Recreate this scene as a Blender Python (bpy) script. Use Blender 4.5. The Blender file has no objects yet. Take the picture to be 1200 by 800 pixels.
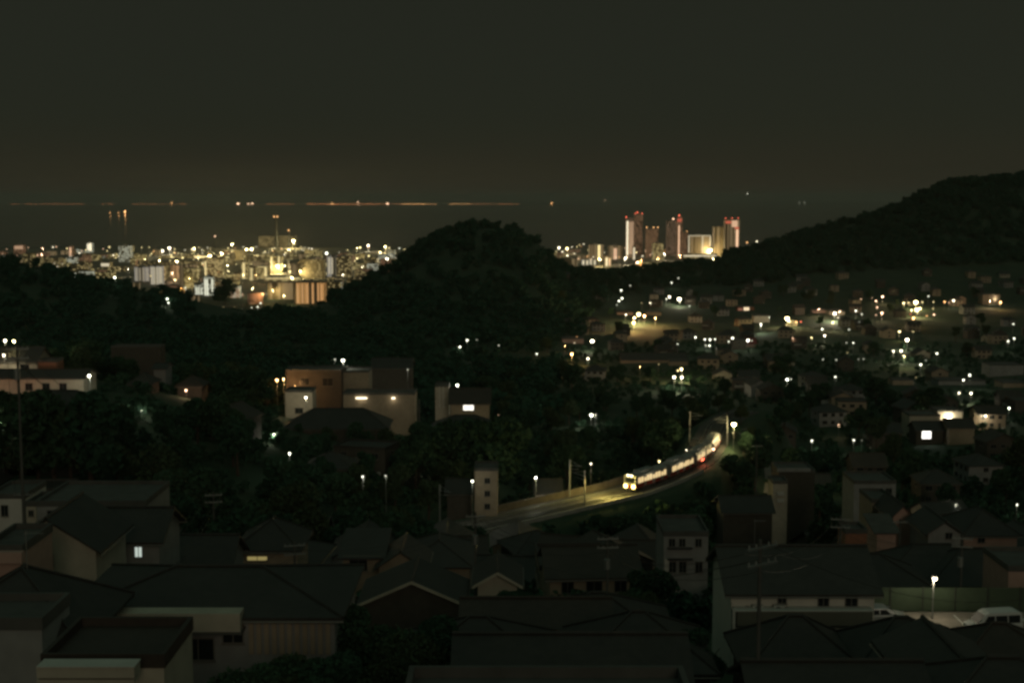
import bpy, math, random
import numpy as np
from mathutils import Vector, Matrix
random.seed(7); RNG = np.random.RandomState(11)
R = math.radians
SC = bpy.context.scene
COL = SC.collection

# ------------------------------------------------------------------ camera
PITCH = R(6.06); CAMZ = 180.0; F = 1600.0
cam = bpy.data.cameras.new("camera"); cam.lens = 48.0; cam.sensor_width = 36.0
cam.clip_start = 0.5; cam.clip_end = 200000
camo = bpy.data.objects.new("camera", cam); COL.objects.link(camo)
camo.location = (0, 0, CAMZ); camo.rotation_euler = (R(90) - PITCH, 0, 0)
SC.camera = camo

# ------------------------------------------------------------------ world: overcast night sky lit by the city
SUN_EL, SUN_ROT = R(17), R(168)
W = bpy.data.worlds.new("World"); SC.world = W; W.use_nodes = True
wn = W.node_tree.nodes; wl = W.node_tree.links; wn.clear()
wo = wn.new('ShaderNodeOutputWorld'); bg = wn.new('ShaderNodeBackground')
sky = wn.new('ShaderNodeTexSky'); sky.sky_type = 'NISHITA'; sky.sun_disc = False
sky.sun_elevation = SUN_EL; sky.sun_rotation = SUN_ROT
tc = wn.new('ShaderNodeTexCoord'); sep = wn.new('ShaderNodeSeparateXYZ')
wl.new(tc.outputs['Generated'], sep.inputs[0])
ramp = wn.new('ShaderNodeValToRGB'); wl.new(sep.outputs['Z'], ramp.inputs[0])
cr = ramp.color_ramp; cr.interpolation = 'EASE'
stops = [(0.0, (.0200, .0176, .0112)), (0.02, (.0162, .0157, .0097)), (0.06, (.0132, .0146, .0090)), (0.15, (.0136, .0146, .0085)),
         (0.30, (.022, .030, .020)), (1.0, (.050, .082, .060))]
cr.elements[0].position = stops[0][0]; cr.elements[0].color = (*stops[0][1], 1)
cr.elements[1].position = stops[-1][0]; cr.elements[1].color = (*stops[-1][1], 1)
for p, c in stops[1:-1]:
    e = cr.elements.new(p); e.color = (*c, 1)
ns = wn.new('ShaderNodeTexNoise'); ns.inputs['Scale'].default_value = 2.2; ns.inputs['Detail'].default_value = 3
wl.new(tc.outputs['Generated'], ns.inputs['Vector'])
mr = wn.new('ShaderNodeMapRange'); mr.inputs[3].default_value = .90; mr.inputs[4].default_value = 1.10
wl.new(ns.outputs[0], mr.inputs[0])
mul = wn.new('ShaderNodeVectorMath'); mul.operation = 'SCALE'
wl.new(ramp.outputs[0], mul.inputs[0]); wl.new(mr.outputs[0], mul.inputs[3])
sk = wn.new('ShaderNodeVectorMath'); sk.operation = 'SCALE'; sk.inputs[3].default_value = 0.0006
wl.new(sky.outputs[0], sk.inputs[0])
ad = wn.new('ShaderNodeVectorMath'); ad.operation = 'ADD'
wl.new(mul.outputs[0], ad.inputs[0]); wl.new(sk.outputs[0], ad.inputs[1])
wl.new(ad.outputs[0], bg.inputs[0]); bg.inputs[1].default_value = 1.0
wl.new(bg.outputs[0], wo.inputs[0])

sd = bpy.data.lights.new("moonlight", 'SUN'); sd.energy = 0.17; sd.angle = R(20); sd.color = (1.0, .86, .62)
so = bpy.data.objects.new("moonlight", sd); COL.objects.link(so)
dv = Vector((math.sin(R(12)) * math.cos(SUN_EL), -math.cos(R(12)) * math.cos(SUN_EL), math.sin(SUN_EL)))  # towards the light: behind the viewer
so.rotation_euler = dv.to_track_quat('Z', 'Y').to_euler()

VS = SC.view_settings; VS.view_transform = 'Standard'; VS.look = 'None'; VS.exposure = 0; VS.gamma = 1
SC.render.engine = 'CYCLES'
CY = SC.cycles
CY.use_denoising = True
try: CY.denoiser = 'OPENIMAGEDENOISE'
except Exception: pass
CY.pixel_filter_type = 'BLACKMAN_HARRIS'; CY.filter_width = 2.9
CY.max_bounces = 4; CY.diffuse_bounces = 2; CY.glossy_bounces = 2; CY.volume_bounces = 0; CY.transmission_bounces = 2
CY.sample_clamp_indirect = 1.0; CY.use_light_tree = True
CY.caustics_reflective = False; CY.caustics_refractive = False

# ------------------------------------------------------------------ projection helpers
cP, sP = math.cos(PITCH), math.sin(PITCH)
def ray(px, py):
    x = (px - 600) / F; u = (400 - py) / F
    return (x, cP + u * sP, -sP + u * cP)
def P(px, py, D):
    d = ray(px, py); t = D / d[1]
    return Vector((d[0] * t, D, CAMZ + d[2] * t))
def proj(p):
    x, y, z = p[0], p[1], p[2] - CAMZ
    f = y * cP - z * sP; u = y * sP + z * cP
    if f < 1: return None
    return (600 + F * x / f, 400 - F * u / f)
def rowz(py, D): return P(600, py, D).z
def sstep(a, b, x):
    t = np.clip((x - a) / (b - a), 0, 1); return t * t * (3 - 2 * t)

# ------------------------------------------------------------------ terrain
BD = [-200, 0, 30, 60, 80, 100, 150, 200, 250, 300, 350, 450, 700, 1000, 1300, 1700, 2100, 2400, 4750, 4950, 6000, 40000]
BZ = [166, 167, 161, 151, 147, 145, 134, 122, 111, 107, 106, 102, 88, 80, 79, 74, 14, 6, 4, -3, -6, -6]
RU = [-900, -200, 0, 30, 60, 100, 150, 190, 235, 300, 345, 385, 420, 460, 490, 520, 560, 600, 630, 650, 670, 700, 740, 780, 830, 870, 900, 950, 1000, 1050, 1080, 1110, 1150, 1200, 1400, 2200]
RR = [290, 298, 303, 303, 310, 322, 331, 340, 350, 362, 358, 346, 331, 311, 287, 271, 263, 268, 280, 300, 317, 318, 312, 307, 303, 293, 286, 271, 261, 246, 229, 216, 210, 207, 200, 190]
DU = [-900, 0, 300, 420, 520, 640, 720, 820, 1000, 1200, 2200]
DD = [1250, 1250, 1300, 1350, 1400, 1420, 1650, 1700, 1800, 1900, 2000]
TRK = [(-150, 150), (-100, 186), (-60, 215), (-35, 232), (-20, 243), (-6.4, 255), (3.3, 264.5), (10, 271), (24.4, 285), (31.3, 295), (38.4, 307), (44.2, 320), (47.9, 333), (51, 346), (56, 368), (64, 388), (70, 398)]
TZ = 117.6
def track_dist(X, Y):
    best = np.full(np.shape(X), 1e9)
    for (ax, ay), (bx, by) in zip(TRK[:-1], TRK[1:]):
        dx, dy = bx - ax, by - ay; L = dx * dx + dy * dy
        t = np.clip(((X - ax) * dx + (Y - ay) * dy) / L, 0, 1)
        best = np.minimum(best, np.hypot(X - ax - t * dx, Y - ay - t * dy))
    return best
def terrain(X, Y):
    X = np.asarray(X, float); Y = np.asarray(Y, float)
    Yc = np.maximum(Y, 40.0)
    u = X / Yc * F + 600
    z = np.interp(Y, BD, BZ)
    zl = np.interp(Y, [0, 900, 1000, 1250, 1500, 1750, 2000], [999, 999, 80, 66, 34, 14, 8])
    lk = 1 - sstep(610, 680, u)
    z = np.where(Y > 950, z * (1 - lk) + np.minimum(z, zl) * lk, z)
    far = sstep(200, 700, Y)
    z = z + 2.2 * np.sin(X * .031 + Y * .011) * np.sin(Y * .023 + 1.0) * sstep(120, 300, Y) * (1 - sstep(2000, 2400, Y))
    z = z + np.interp(u, [-400, 0, 100, 400, 560, 620], [32, 30, 28, 14, 5, 0]) * np.exp(-((Y - 330) / 95.0) ** 2)
    dr = np.interp(u, DU, DD); rr = np.interp(u, RU, RR)
    ang = PITCH + np.arctan((rr - 400) / F)
    zt = CAMZ - dr * np.tan(ang) - 7.0
    b0 = np.interp(dr, BD, BZ); b0 = b0 * (1 - lk) + np.minimum(b0, np.interp(dr, [1000, 1250, 1500], [80, 66, 34])) * lk
    wf = np.where(Y < dr, np.interp(u, [300, 450, 700, 900, 1200], [230, 260, 330, 330, 360]), 330.0)
    z = z + (zt - b0) * np.exp(-((Y - dr) / wf) ** 2) * (1 + 0 * far)
    d = track_dist(X, Y)
    k = 1 - sstep(5.5, 16, d)
    z = z * (1 - k) + TZ * k
    # level car park
    kp = (1 - sstep(0, 9, np.maximum(np.maximum(24 - X, X - 70), 0))) * (1 - sstep(0, 7, np.maximum(np.maximum(92 - Y, Y - 114), 0)))
    z = z * (1 - kp) + 145.0 * kp
    return z
def tz(x, y): return float(terrain(x, y))
def hit(px, py, h=0.0, y0=45.0, y1=2600.0):
    Y = np.concatenate([np.arange(y0, 400, 1.0), np.arange(400, y1, 4.0)])
    d = ray(px, py); X = d[0] / d[1] * Y; Z = CAMZ + d[2] / d[1] * Y
    ok = np.where(Z <= terrain(X, Y) + h)[0]
    Yh = Y[ok[0]] if len(ok) else y1
    return P(px, py, float(Yh))

# ------------------------------------------------------------------ materials
MATS = {}
def _base(name):
    m = bpy.data.materials.new(name); m.use_nodes = True
    return m, m.node_tree.nodes, m.node_tree.links, m.node_tree.nodes['Principled BSDF']
def mat(name, col, rough=.75, var=.18, scale=1.5, bump=0.0, metal=0.0, stripe=None, spec=.5):
    """a weathered surface: base colour broken up by two noises; stripe=(axis, pitch) adds courses as bump"""
    if name in MATS: return MATS[name]
    m, n, l, b = _base(name)
    t = n.new('ShaderNodeTexCoord')
    a = n.new('ShaderNodeTexNoise'); a.inputs['Scale'].default_value = scale; a.inputs['Detail'].default_value = 5
    c = n.new('ShaderNodeTexNoise'); c.inputs['Scale'].default_value = scale * .17; c.inputs['Detail'].default_value = 2
    l.new(t.outputs['Object'], a.inputs['Vector']); l.new(t.outputs['Object'], c.inputs['Vector'])
    s = n.new('ShaderNodeMath'); s.operation = 'ADD'; l.new(a.outputs[0], s.inputs[0]); l.new(c.outputs[0], s.inputs[1])
    r = n.new('ShaderNodeMapRange'); r.inputs[1].default_value = .6; r.inputs[2].default_value = 1.4
    r.inputs[3].default_value = 1 - var * 1.5; r.inputs[4].default_value = 1 + var
    l.new(s.outputs[0], r.inputs[0])
    v = n.new('ShaderNodeVectorMath'); v.operation = 'SCALE'; v.inputs[0].default_value = col
    l.new(r.outputs[0], v.inputs[3]); l.new(v.outputs[0], b.inputs['Base Color'])
    b.inputs['Roughness'].default_value = rough; b.inputs['Metallic'].default_value = metal
    b.inputs['Specular IOR Level'].default_value = spec
    if bump or stripe:
        bp = n.new('ShaderNodeBump'); bp.inputs['Strength'].default_value = .5; bp.inputs['Distance'].default_value = max(bump, .03)
        if stripe:
            w = n.new('ShaderNodeTexWave'); w.bands_direction = stripe[0]; w.inputs['Scale'].default_value = .314 / stripe[1] ; w.inputs['Distortion'].default_value = .2
            w.wave_profile = 'SAW'
            l.new(t.outputs['Object'], w.inputs['Vector']); l.new(w.outputs['Fac'], bp.inputs['Height'])
        else:
            l.new(a.outputs[0], bp.inputs['Height'])
        l.new(bp.outputs[0], b.inputs['Normal'])
    MATS[name] = m; return m
def emit(name, col, st):
    if name in MATS: return MATS[name]
    m, n, l, b = _base(name)
    b.inputs['Base Color'].default_value = (.3, .3, .3, 1)
    b.inputs['Emission Color'].default_value = (*col, 1); b.inputs['Emission Strength'].default_value = st
    try: m.cycles.emission_sampling = 'NONE'
    except Exception: pass
    MATS[name] = m; return m
def facade(name, wall, lit, frac, st, cw=3.4, fh=3.0, mode='random'):
    """far building skin: concrete with window bays, some of them lit from inside"""
    if name in MATS: return MATS[name]
    m, n, l, b = _base(name)
    t = n.new('ShaderNodeTexCoord'); sp = n.new('ShaderNodeSeparateXYZ'); l.new(t.outputs['Object'], sp.inputs[0])
    def M(op, a, bb=None):
        q = n.new('ShaderNodeMath'); q.operation = op
        for i, v in enumerate((a, bb)):
            if v is None: continue
            if isinstance(v, (int, float)): q.inputs[i].default_value = v
            else: l.new(v, q.inputs[i])
        return q.outputs[0]
    uu = M('DIVIDE', M('ADD', M('ADD', sp.outputs[0], sp.outputs[1]), 500.3), cw)
    vv = M('DIVIDE', M('ADD', sp.outputs[2], 300.1), fh)
    fu, fv = M('FLOOR', uu), M('FLOOR', vv); ru, rv = M('FRACT', uu), M('FRACT', vv)
    mask = M('MULTIPLY', M('MULTIPLY', M('GREATER_THAN', ru, .18), M('LESS_THAN', ru, .82)), M('MULTIPLY', M('GREATER_THAN', rv, .3), M('LESS_THAN', rv, .8)))
    cx = n.new('ShaderNodeCombineXYZ'); l.new(fu, cx.inputs[0])
    if mode != 'columns': l.new(fv, cx.inputs[1])
    oi = n.new('ShaderNodeObjectInfo'); l.new(oi.outputs['Random'], cx.inputs[2])
    wn_ = n.new('ShaderNodeTexWhiteNoise'); wn_.noise_dimensions = '3D'; l.new(cx.outputs[0], wn_.inputs['Vector'])
    on = M('LESS_THAN', wn_.outputs['Value'], frac)
    em = M('MULTIPLY', M('MULTIPLY', on, mask), st)
    geo = n.new('ShaderNodeNewGeometry'); sg = n.new('ShaderNodeSeparateXYZ'); l.new(geo.outputs['Normal'], sg.inputs[0])
    side = M('LESS_THAN', M('ABSOLUTE', sg.outputs[2]), .5)
    l.new(M('MULTIPLY', em, side), b.inputs['Emission Strength'])
    b.inputs['Emission Color'].default_value = (*lit, 1)
    mx = n.new('ShaderNodeMix'); mx.data_type = 'RGBA'; l.new(M('MULTIPLY', mask, side), mx.inputs[0])
    mx.inputs[6].default_value = (*wall, 1); mx.inputs[7].default_value = (.04, .045, .05, 1)
    l.new(mx.outputs[2], b.inputs['Base Color']); b.inputs['Roughness'].default_value = .7
    try: m.cycles.emission_sampling = 'NONE'
    except Exception: pass
    MATS[name] = m; return m

M_WHITE = mat('white_stucco', (.62, .60, .55), .85, .12, 1.1, .01)
M_CREAM = mat('cream_stucco', (.50, .45, .36), .85, .14, 1.1, .01)
M_GREY = mat('grey_mortar', (.30, .30, .29), .85, .18, .9, .01)
M_TAN = mat('tan_siding', (.36, .29, .21), .8, .15, 1.4, .02, stripe=('Z', .3))
M_BROWN = mat('brown_siding', (.085, .075, .06), .8, .18, 1.4, .02, stripe=('Z', .3))
M_PINK = mat('pink_stucco', (.52, .34, .28), .85, .12, 1.1, .01)
M_BRICK = mat('brick_wall', (.34, .15, .09), .85, .2, 3.0, .02)
M_BAND = mat('olive_band_panel', (.16, .16, .125), .6, .1, 1.0)
M_ROOF = mat('dark_roof_tile', (.038, .034, .029), .55, .25, 2.5, .05, stripe=('Y', .32))
M_ROOFB = mat('brown_roof_tile', (.048, .036, .028), .6, .25, 2.5, .05, stripe=('Y', .32))
M_SLATE = mat('slate_roof', (.050, .045, .039), .6, .2, 2.0, .02)
M_METAL = mat('galvanised_steel', (.35, .36, .35), .45, .12, 3, 0, .7)
M_DARKM = mat('dark_steel', (.06, .062, .06), .5, .15, 3, 0, .4)
M_CONC = mat('weathered_concrete', (.33, .32, .29), .9, .22, .8, .015)
M_CONCD = mat('stained_concrete', (.11, .108, .098), .9, .25, .8, .015)
M_ASPH = mat('asphalt', (.055, .054, .052), .9, .2, 2.0, .01)
M_LOT = mat('car_park_concrete', (.27, .235, .20), .9, .18, 1.2, .01)
M_BALL = mat('ballast', (.09, .082, .072), .95, .35, 4.0, .05)
M_FRAME = mat('window_frame_alu', (.18, .17, .15), .5, .05, 2)
M_BARK = mat('bark', (.07, .05, .035), .95, .25, 5, .03)
M_LEAF = [mat('leaf_dark', (.024, .072, .038), .85, .2, .6), mat('leaf_mid', (.032, .078, .038), .85, .2, .6), mat('leaf_olive', (.042, .072, .032), .85, .2, .6)]
M_FOREST = mat('forest_leaf', (.020, .074, .044), .95, .06, .02)
M_PAINT = mat('road_paint', (.75, .75, .70), .7, .15, 3)
M_CARW = mat('white_car_paint', (.62, .62, .60), .45, .02, 1, spec=.6)
M_CARS = mat('silver_car_paint', (.45, .46, .46), .3, .03, 1, metal=.5)
M_CARD = mat('dark_car_paint', (.05, .06, .07), .3, .03, 1, spec=.6)
M_TYRE = mat('tyre_rubber', (.025, .025, .025), .9, .1, 4)
M_TRAINS = mat('train_steel', (.42, .41, .38), .35, .05, 2, metal=.5)
M_TRAINR = mat('train_red_band', (.28, .03, .02), .45, .05, 2)
M_FENCE = mat('green_mesh_fence', (.055, .085, .05), .7, .15, 2)
M_ACUNIT = mat('aircon_casing', (.55, .54, .50), .6, .08, 2)
mg, n_, l_, b_ = _base('window_glass'); b_.inputs['Base Color'].default_value = (.02, .024, .026, 1); b_.inputs['Roughness'].default_value = .12
M_GLASS = mg
M_CARGLASS = mat('tinted_car_glass', (.02, .024, .025), .45, .02, 1, spec=.12)
E_WARM = emit('lit_pane_warm', (1.0, .78, .48), 1.1)
E_WHITE = emit('lit_pane_white', (1.0, .95, .82), 1.6)
E_YEL = emit('lit_pane_dim_yellow', (.9, .72, .25), .28)
E_TRAIN = emit('train_window_light', (1.0, .72, .34), .95)

# ------------------------------------------------------------------ mesh builder
class MB:
    def __init__(s): s.v = []; s.f = []; s.m = []
    def add(s, vs, fs, mi=0):
        o = len(s.v); s.v += [tuple(v) for v in vs]; s.f += [tuple(i + o for i in f) for f in fs]; s.m += [mi] * len(fs); return s
    def box(s, x0, y0, z0, x1, y1, z1, mi=0):
        vs = [(x0, y0, z0), (x1, y0, z0), (x1, y1, z0), (x0, y1, z0), (x0, y0, z1), (x1, y0, z1), (x1, y1, z1), (x0, y1, z1)]
        return s.add(vs, [(0, 3, 2, 1), (4, 5, 6, 7), (0, 1, 5, 4), (1, 2, 6, 5), (2, 3, 7, 6), (3, 0, 4, 7)], mi)
    def tube(s, p0, p1, r0, r1=None, n=8, mi=0, cap=True):
        p0, p1 = Vector(p0), Vector(p1); r1 = r0 if r1 is None else r1
        d = (p1 - p0).normalized(); a = d.orthogonal().normalized(); b = d.cross(a)
        vs = []
        for p, r in ((p0, r0), (p1, r1)):
            for k in range(n):
                t = 2 * math.pi * k / n; vs.append(p + a * math.cos(t) * r + b * math.sin(t) * r)
        fs = [(k, (k + 1) % n, n + (k + 1) % n, n + k) for k in range(n)]
        if cap: fs += [tuple(range(n - 1, -1, -1)), tuple(range(n, 2 * n))]
        return s.add(vs, fs, mi)
    def path(s, pts, r, n=6, mi=0):
        for a, b in zip(pts[:-1], pts[1:]): s.tube(a, b, r, r, n, mi)
        return s
    def ball(s, c, rx, ry, rz, seg=10, rings=6, mi=0):
        vs = [(c[0], c[1], c[2] + rz)]
        for i in range(1, rings):
            t = math.pi * i / rings
            for k in range(seg):
                a = 2 * math.pi * k / seg
                vs.append((c[0] + rx * math.sin(t) * math.cos(a), c[1] + ry * math.sin(t) * math.sin(a), c[2] + rz * math.cos(t)))
        vs.append((c[0], c[1], c[2] - rz)); fs = [(0, 1 + k, 1 + (k + 1) % seg) for k in range(seg)]
        for i in range(rings - 2):
            for k in range(seg):
                a = 1 + i * seg + k; b = 1 + i * seg + (k + 1) % seg; fs.append((a, a + seg, b + seg, b))
        L = len(vs) - 1; o = 1 + (rings - 2) * seg
        fs += [(L, o + (k + 1) % seg, o + k) for k in range(seg)]
        return s.add(vs, fs, mi)
    def extr(s, prof, y0, y1, mi=0):
        """profile of (x,z) points extruded along y"""
        n = len(prof); vs = [(x, y0, z) for x, z in prof] + [(x, y1, z) for x, z in prof]
        fs = [(k, (k + 1) % n, n + (k + 1) % n, n + k) for k in range(n)] + [tuple(range(n - 1, -1, -1)), tuple(range(n, 2 * n))]
        return s.add(vs, fs, mi)
    def mesh(s, name, mats):
        me = bpy.data.meshes.new(name); me.from_pydata(s.v, [], s.f); me.update()
        for m in (mats if isinstance(mats, (list, tuple)) else [mats]): me.materials.append(m)
        if len(me.materials) > 1:
            me.polygons.foreach_set('material_index', s.m)
        return me
    def build(s, name, mats, parent=None, smooth=False):
        me = s.mesh(name, mats)
        if smooth: me.polygons.foreach_set('use_smooth', [True] * len(me.polygons))
        o = bpy.data.objects.new(name, me); COL.objects.link(o)
        if parent is not None: o.parent = parent
        return o
def tag(o, label=None, cat=None, group=None, kind=None):
    if label: o['label'] = label
    if cat: o['category'] = cat
    if group: o['group'] = group
    if kind: o['kind'] = kind
    return o
def empty(name, loc, rz=0, label=None, cat=None, group=None):
    o = bpy.data.objects.new(name, None); COL.objects.link(o); o.empty_display_size = .3
    o.location = loc; o.rotation_euler = (0, 0, rz); return tag(o, label, cat, group)
def copy_tree(o, parent=None):
    c = o.copy(); COL.objects.link(c)
    if parent is not None: c.parent = parent
    for ch in list(o.children): copy_tree(ch, c)
    return c
def obj(name, me, parent=None):
    o = bpy.data.objects.new(name, me); COL.objects.link(o)
    if parent is not None: o.parent = parent
    return o

PROTECT = []   # picture areas that a nearer filler house or tree must leave open: x0, y0, x1, y1, distance
FOOT = []      # occupied ground: x, y, radius
def free(x, y, r):
    return all((x - a) ** 2 + (y - b) ** 2 > (r + c) ** 2 for a, b, c in FOOT)
def clear_view(x, y, z0, z1, hw):
    a = proj((x - hw, y, z1)); b = proj((x + hw, y, z0))
    if a is None or b is None: return True
    for x0, y0, x1, y1, D in PROTECT:
        if y < D - 1 and b[0] > x0 and a[0] < x1 and a[1] < y1 and b[1] > y0: return False
    return True


# ================================================================== SETTING
def ground():
    us = np.concatenate([np.linspace(-2600, -200, 26), np.linspace(-170, 1370, 230), np.linspace(1400, 3800, 26)])
    ys = np.concatenate([np.arange(-120, 40, 12), np.arange(40, 480, 3.2), np.arange(480, 1000, 10), np.arange(1000, 2400, 22), np.arange(2400, 5200, 90), [5600, 7000]])
    V = []
    for y in ys:
        yy = max(y, 60); X = (us - 600) / F * (yy + 30)
        Z = terrain(X, np.full_like(X, y))
        if y < 30: Z = Z - 0.0
        V.append(np.stack([X, np.full_like(X, y), Z], 1))
    V = np.concatenate(V); nu = len(us); ny = len(ys)
    i = np.arange(nu - 1)[None, :] + (np.arange(ny - 1) * nu)[:, None]
    Fc = np.stack([i, i + 1, i + 1 + nu, i + nu], -1).reshape(-1, 4)
    me = bpy.data.meshes.new('ground'); me.from_pydata(V.tolist(), [], Fc.tolist()); me.update()
    me.polygons.foreach_set('use_smooth', [True] * len(me.polygons))
    m, n, l, b = _base('ground_cover')
    t = n.new('ShaderNodeTexCoord'); a = n.new('ShaderNodeTexNoise'); a.inputs['Scale'].default_value = .05; a.inputs['Detail'].default_value = 8
    l.new(t.outputs['Object'], a.inputs['Vector'])
    rr = n.new('ShaderNodeValToRGB'); l.new(a.outputs[0], rr.inputs[0])
    rr.color_ramp.elements[0].position = .35; rr.color_ramp.elements[0].color = (.020, .048, .025, 1)
    rr.color_ramp.elements[1].position = .65; rr.color_ramp.elements[1].color = (.04, .066, .034, 1)
    l.new(rr.outputs[0], b.inputs['Base Color']); b.inputs['Roughness'].default_value = .95
    me.materials.append(m)
    o = obj('ground', me); tag(o, kind='structure'); return o
ground()
sea = MB(); sea.add([(-60000, 4700, 0), (60000, 4700, 0), (60000, 70000, 0), (-60000, 70000, 0)], [(0, 1, 2, 3)])
ms, n_, l_, b_ = _base('sea_water')
b_.inputs['Base Color'].default_value = (.02, .022, .018, 1); b_.inputs['Roughness'].default_value = .10
t_ = n_.new('ShaderNodeTexCoord'); a_ = n_.new('ShaderNodeTexNoise'); a_.inputs['Scale'].default_value = .02; a_.inputs['Detail'].default_value = 6
bp_ = n_.new('ShaderNodeBump'); bp_.inputs['Strength'].default_value = .06; bp_.inputs['Distance'].default_value = .5
l_.new(t_.outputs['Object'], a_.inputs['Vector']); l_.new(a_.outputs[0], bp_.inputs['Height']); l_.new(bp_.outputs[0], b_.inputs['Normal'])
tag(sea.build('sea', ms), kind='structure')
# low land across the bay
fs = MB(); FD = 32000
xs = np.linspace(-14000, 20000, 120)
for a, b in zip(xs[:-1], xs[1:]):
    h0 = 6 + 5 * math.sin(a * .0009) ; h1 = 6 + 5 * math.sin(b * .0009)
    fs.add([(a, FD, -2), (b, FD, -2), (b, FD + 60, h1), (a, FD + 60, h0), (b, FD + 1500, -2), (a, FD + 1500, -2)], [(0, 1, 2, 3), (3, 2, 4, 5)])
tag(fs.build('far_shore', mat('far_shore_land', (.05, .06, .045), .9, .2, .001)), kind='structure')

# haze over the bay and the town
HAZE = True
if HAZE:
    hz = MB(); hz.box(-45000, -400, -8, 45000, 60000, 262)
    mh = bpy.data.materials.new('haze'); mh.use_nodes = True; nn = mh.node_tree.nodes; nn.clear()
    ho = nn.new('ShaderNodeOutputMaterial'); pv = nn.new('ShaderNodeVolumePrincipled')
    pv.inputs['Color'].default_value = (.92, .88, .78, 1); pv.inputs['Density'].default_value = 4e-5; pv.inputs['Anisotropy'].default_value = .35
    mh.node_tree.links.new(pv.outputs[0], ho.inputs['Volume'])
    try: mh.cycles.homogeneous_volume = True
    except Exception: pass
    tag(hz.build('haze', mh), kind='stuff')

# ================================================================== LAMPS
LC = {'W': (1.0, 1.0, .77), 'Y': (1.0, .80, .36), 'O': (1.0, .50, .18), 'R': (1.0, .16, .08), 'C': (1.0, .87, .60), 'P': (1.0, .60, .36), 'S': (1.0, .36, .13)}
CN = {'W': 'cold white', 'Y': 'yellow', 'O': 'orange', 'R': 'red', 'C': 'warm white', 'P': 'pinkish', 'S': 'deep orange'}
_ld = {}
def light_data(c, power, rad=.25, kind='POINT'):
    k = (c, round(power, 1), rad, kind)
    if k not in _ld:
        d = bpy.data.lights.new('lamp_light', kind); d.energy = power; d.color = LC[c]; d.shadow_soft_size = rad
        _ld[k] = d
    return _ld[k]
def glow(c, st): return emit('lamp_glow_%s_%g' % (CN[c].replace(' ', '_'), st), LC[c], st)
def lamp(px, py, c='C', s=3.0, st=6.0, power=0, h=5.5, D=None, label=None, group=None, name='street_lamp', cat='lamp', prot=True, style='head'):
    """street lamp whose luminaire shows at (px,py): pole > on the ground, luminaire, its light just below"""
    p = hit(px, py, h) if D is None else P(px, py, D)
    D = p.y; g = tz(p.x, p.y); H = max(p.z - g, 1.5)
    r = max(.16, .30 * s * D / F)
    root = empty(name, (p.x, p.y, g), 0, label or (CN[c] + ' street lamp on a thin pole among the dark houses'), cat, group or 'street lamps of the valley')
    pr = max(.06, .00012 * D)
    m = MB(); m.tube((0, .25, -.5), (0, .25, H + .05), pr, pr * .7, 6); m.tube((0, .25, H + .05), (0, 0, H + .12 + r * .3), pr * .6, pr * .5, 5)
    m.build('pole', M_METAL, root)
    hd = MB(); hd.ball((0, 0, H), r, r, r * .85, 8, 6); hd.build('lamp_head', glow(c, st), root)
    cp = MB(); cp.ball((0, 0, H + r * .75), r * .75, r * .75, r * .35, 8, 4); cp.build('lamp_cap', M_DARKM, root)
    if power:
        l = bpy.data.objects.new('lamp_light', light_data(c, power, max(.1, round(r * .6, 1)))); COL.objects.link(l); l.parent = root; l.location = (0, -r * 1.5 - .05, H - r * 1.1 - .1)
    if prot: PROTECT.append((px - 3, py - 3, px + 3, py + 3, D))
    return root

# ------------------------------------------------------------------ the town on the bay
FC = {
 'dim_warm': facade('concrete_facade_few_warm_windows', (.36, .29, .17), (1, .76, .32), .28, .70),
 'mid_warm': facade('concrete_facade_many_warm_windows', (.42, .34, .18), (1, .80, .34), .46, .85),
 'white_row': facade('white_facade_lit_galleries', (.42, .40, .31), (.97, 1, .78), .60, .85, 3.0, 2.9),
 'col': facade('pale_facade_lit_stairwells', (.36, .34, .31), (1, .95, .84), .62, .55, 4.6, 2.9, 'columns'),
 'orange': facade('orange_lit_galleries', (.36, .26, .18), (1, .50, .16), .78, .85, 4.2, 2.9, 'columns'),
 'pink': facade('pink_grey_tower_facade', (.36, .24, .18), (1, .52, .28), .60, .30, 3.2, 3.0),  # raised window glow stands in for light falling on the walls
 'tower': facade('grey_tower_facade', (.33, .25, .20), (1, .60, .38), .55, .26, 3.2, 3.0),  # dense window glow also carries the light on the tower walls
 'cream': facade('cream_slab_facade', (.44, .33, .20), (1, .72, .38), .60, .42, 3.6, 3.0, 'columns'),
}
M_CITYR = mat('flat_roof_felt', (.12, .115, .105), .9, .2, .2)
def citybox(name, px0, px1, top, base, depth, fac, label, D=None, group=None, roofbox=True, cat='building', rz=0.0):
    if D is None:
        D = (CAMZ - 5) / math.tan(PITCH + math.atan((base - 400) / F))
    a = P(px0, base, D); b = P(px1, base, D); t = P(px0, top, D)
    x = (a.x + b.x) / 2; w = b.x - a.x; g = tz(x, D + depth / 2) ; H = t.z - g
    root = empty(name, (x, D + depth / 2, g), rz, label, cat, group)
    m = MB(); m.box(-w / 2, -depth / 2, -6, w / 2, depth / 2, H); m.build('wall', fac, root)
    r = MB(); e = .4; r.box(-w / 2 - e, -depth / 2 - e, H + .01, w / 2 + e, depth / 2 + e, H + .9)
    rf = r.build('roof', M_CITYR, root)
    if roofbox:
        k = MB(); k.box(-w * .18, -depth * .2, H + .9, w * .1, depth * .2, H + 4.2); k.build('penthouse', M_CONC, rf)
    root['_w'] = w; root['_h'] = H; root['_d'] = depth; root['_g'] = g
    FOOT.append((x, D + depth / 2, max(w, depth) * .55)); PROTECT.append((px0, top, px1, base, D))
    return root
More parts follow.
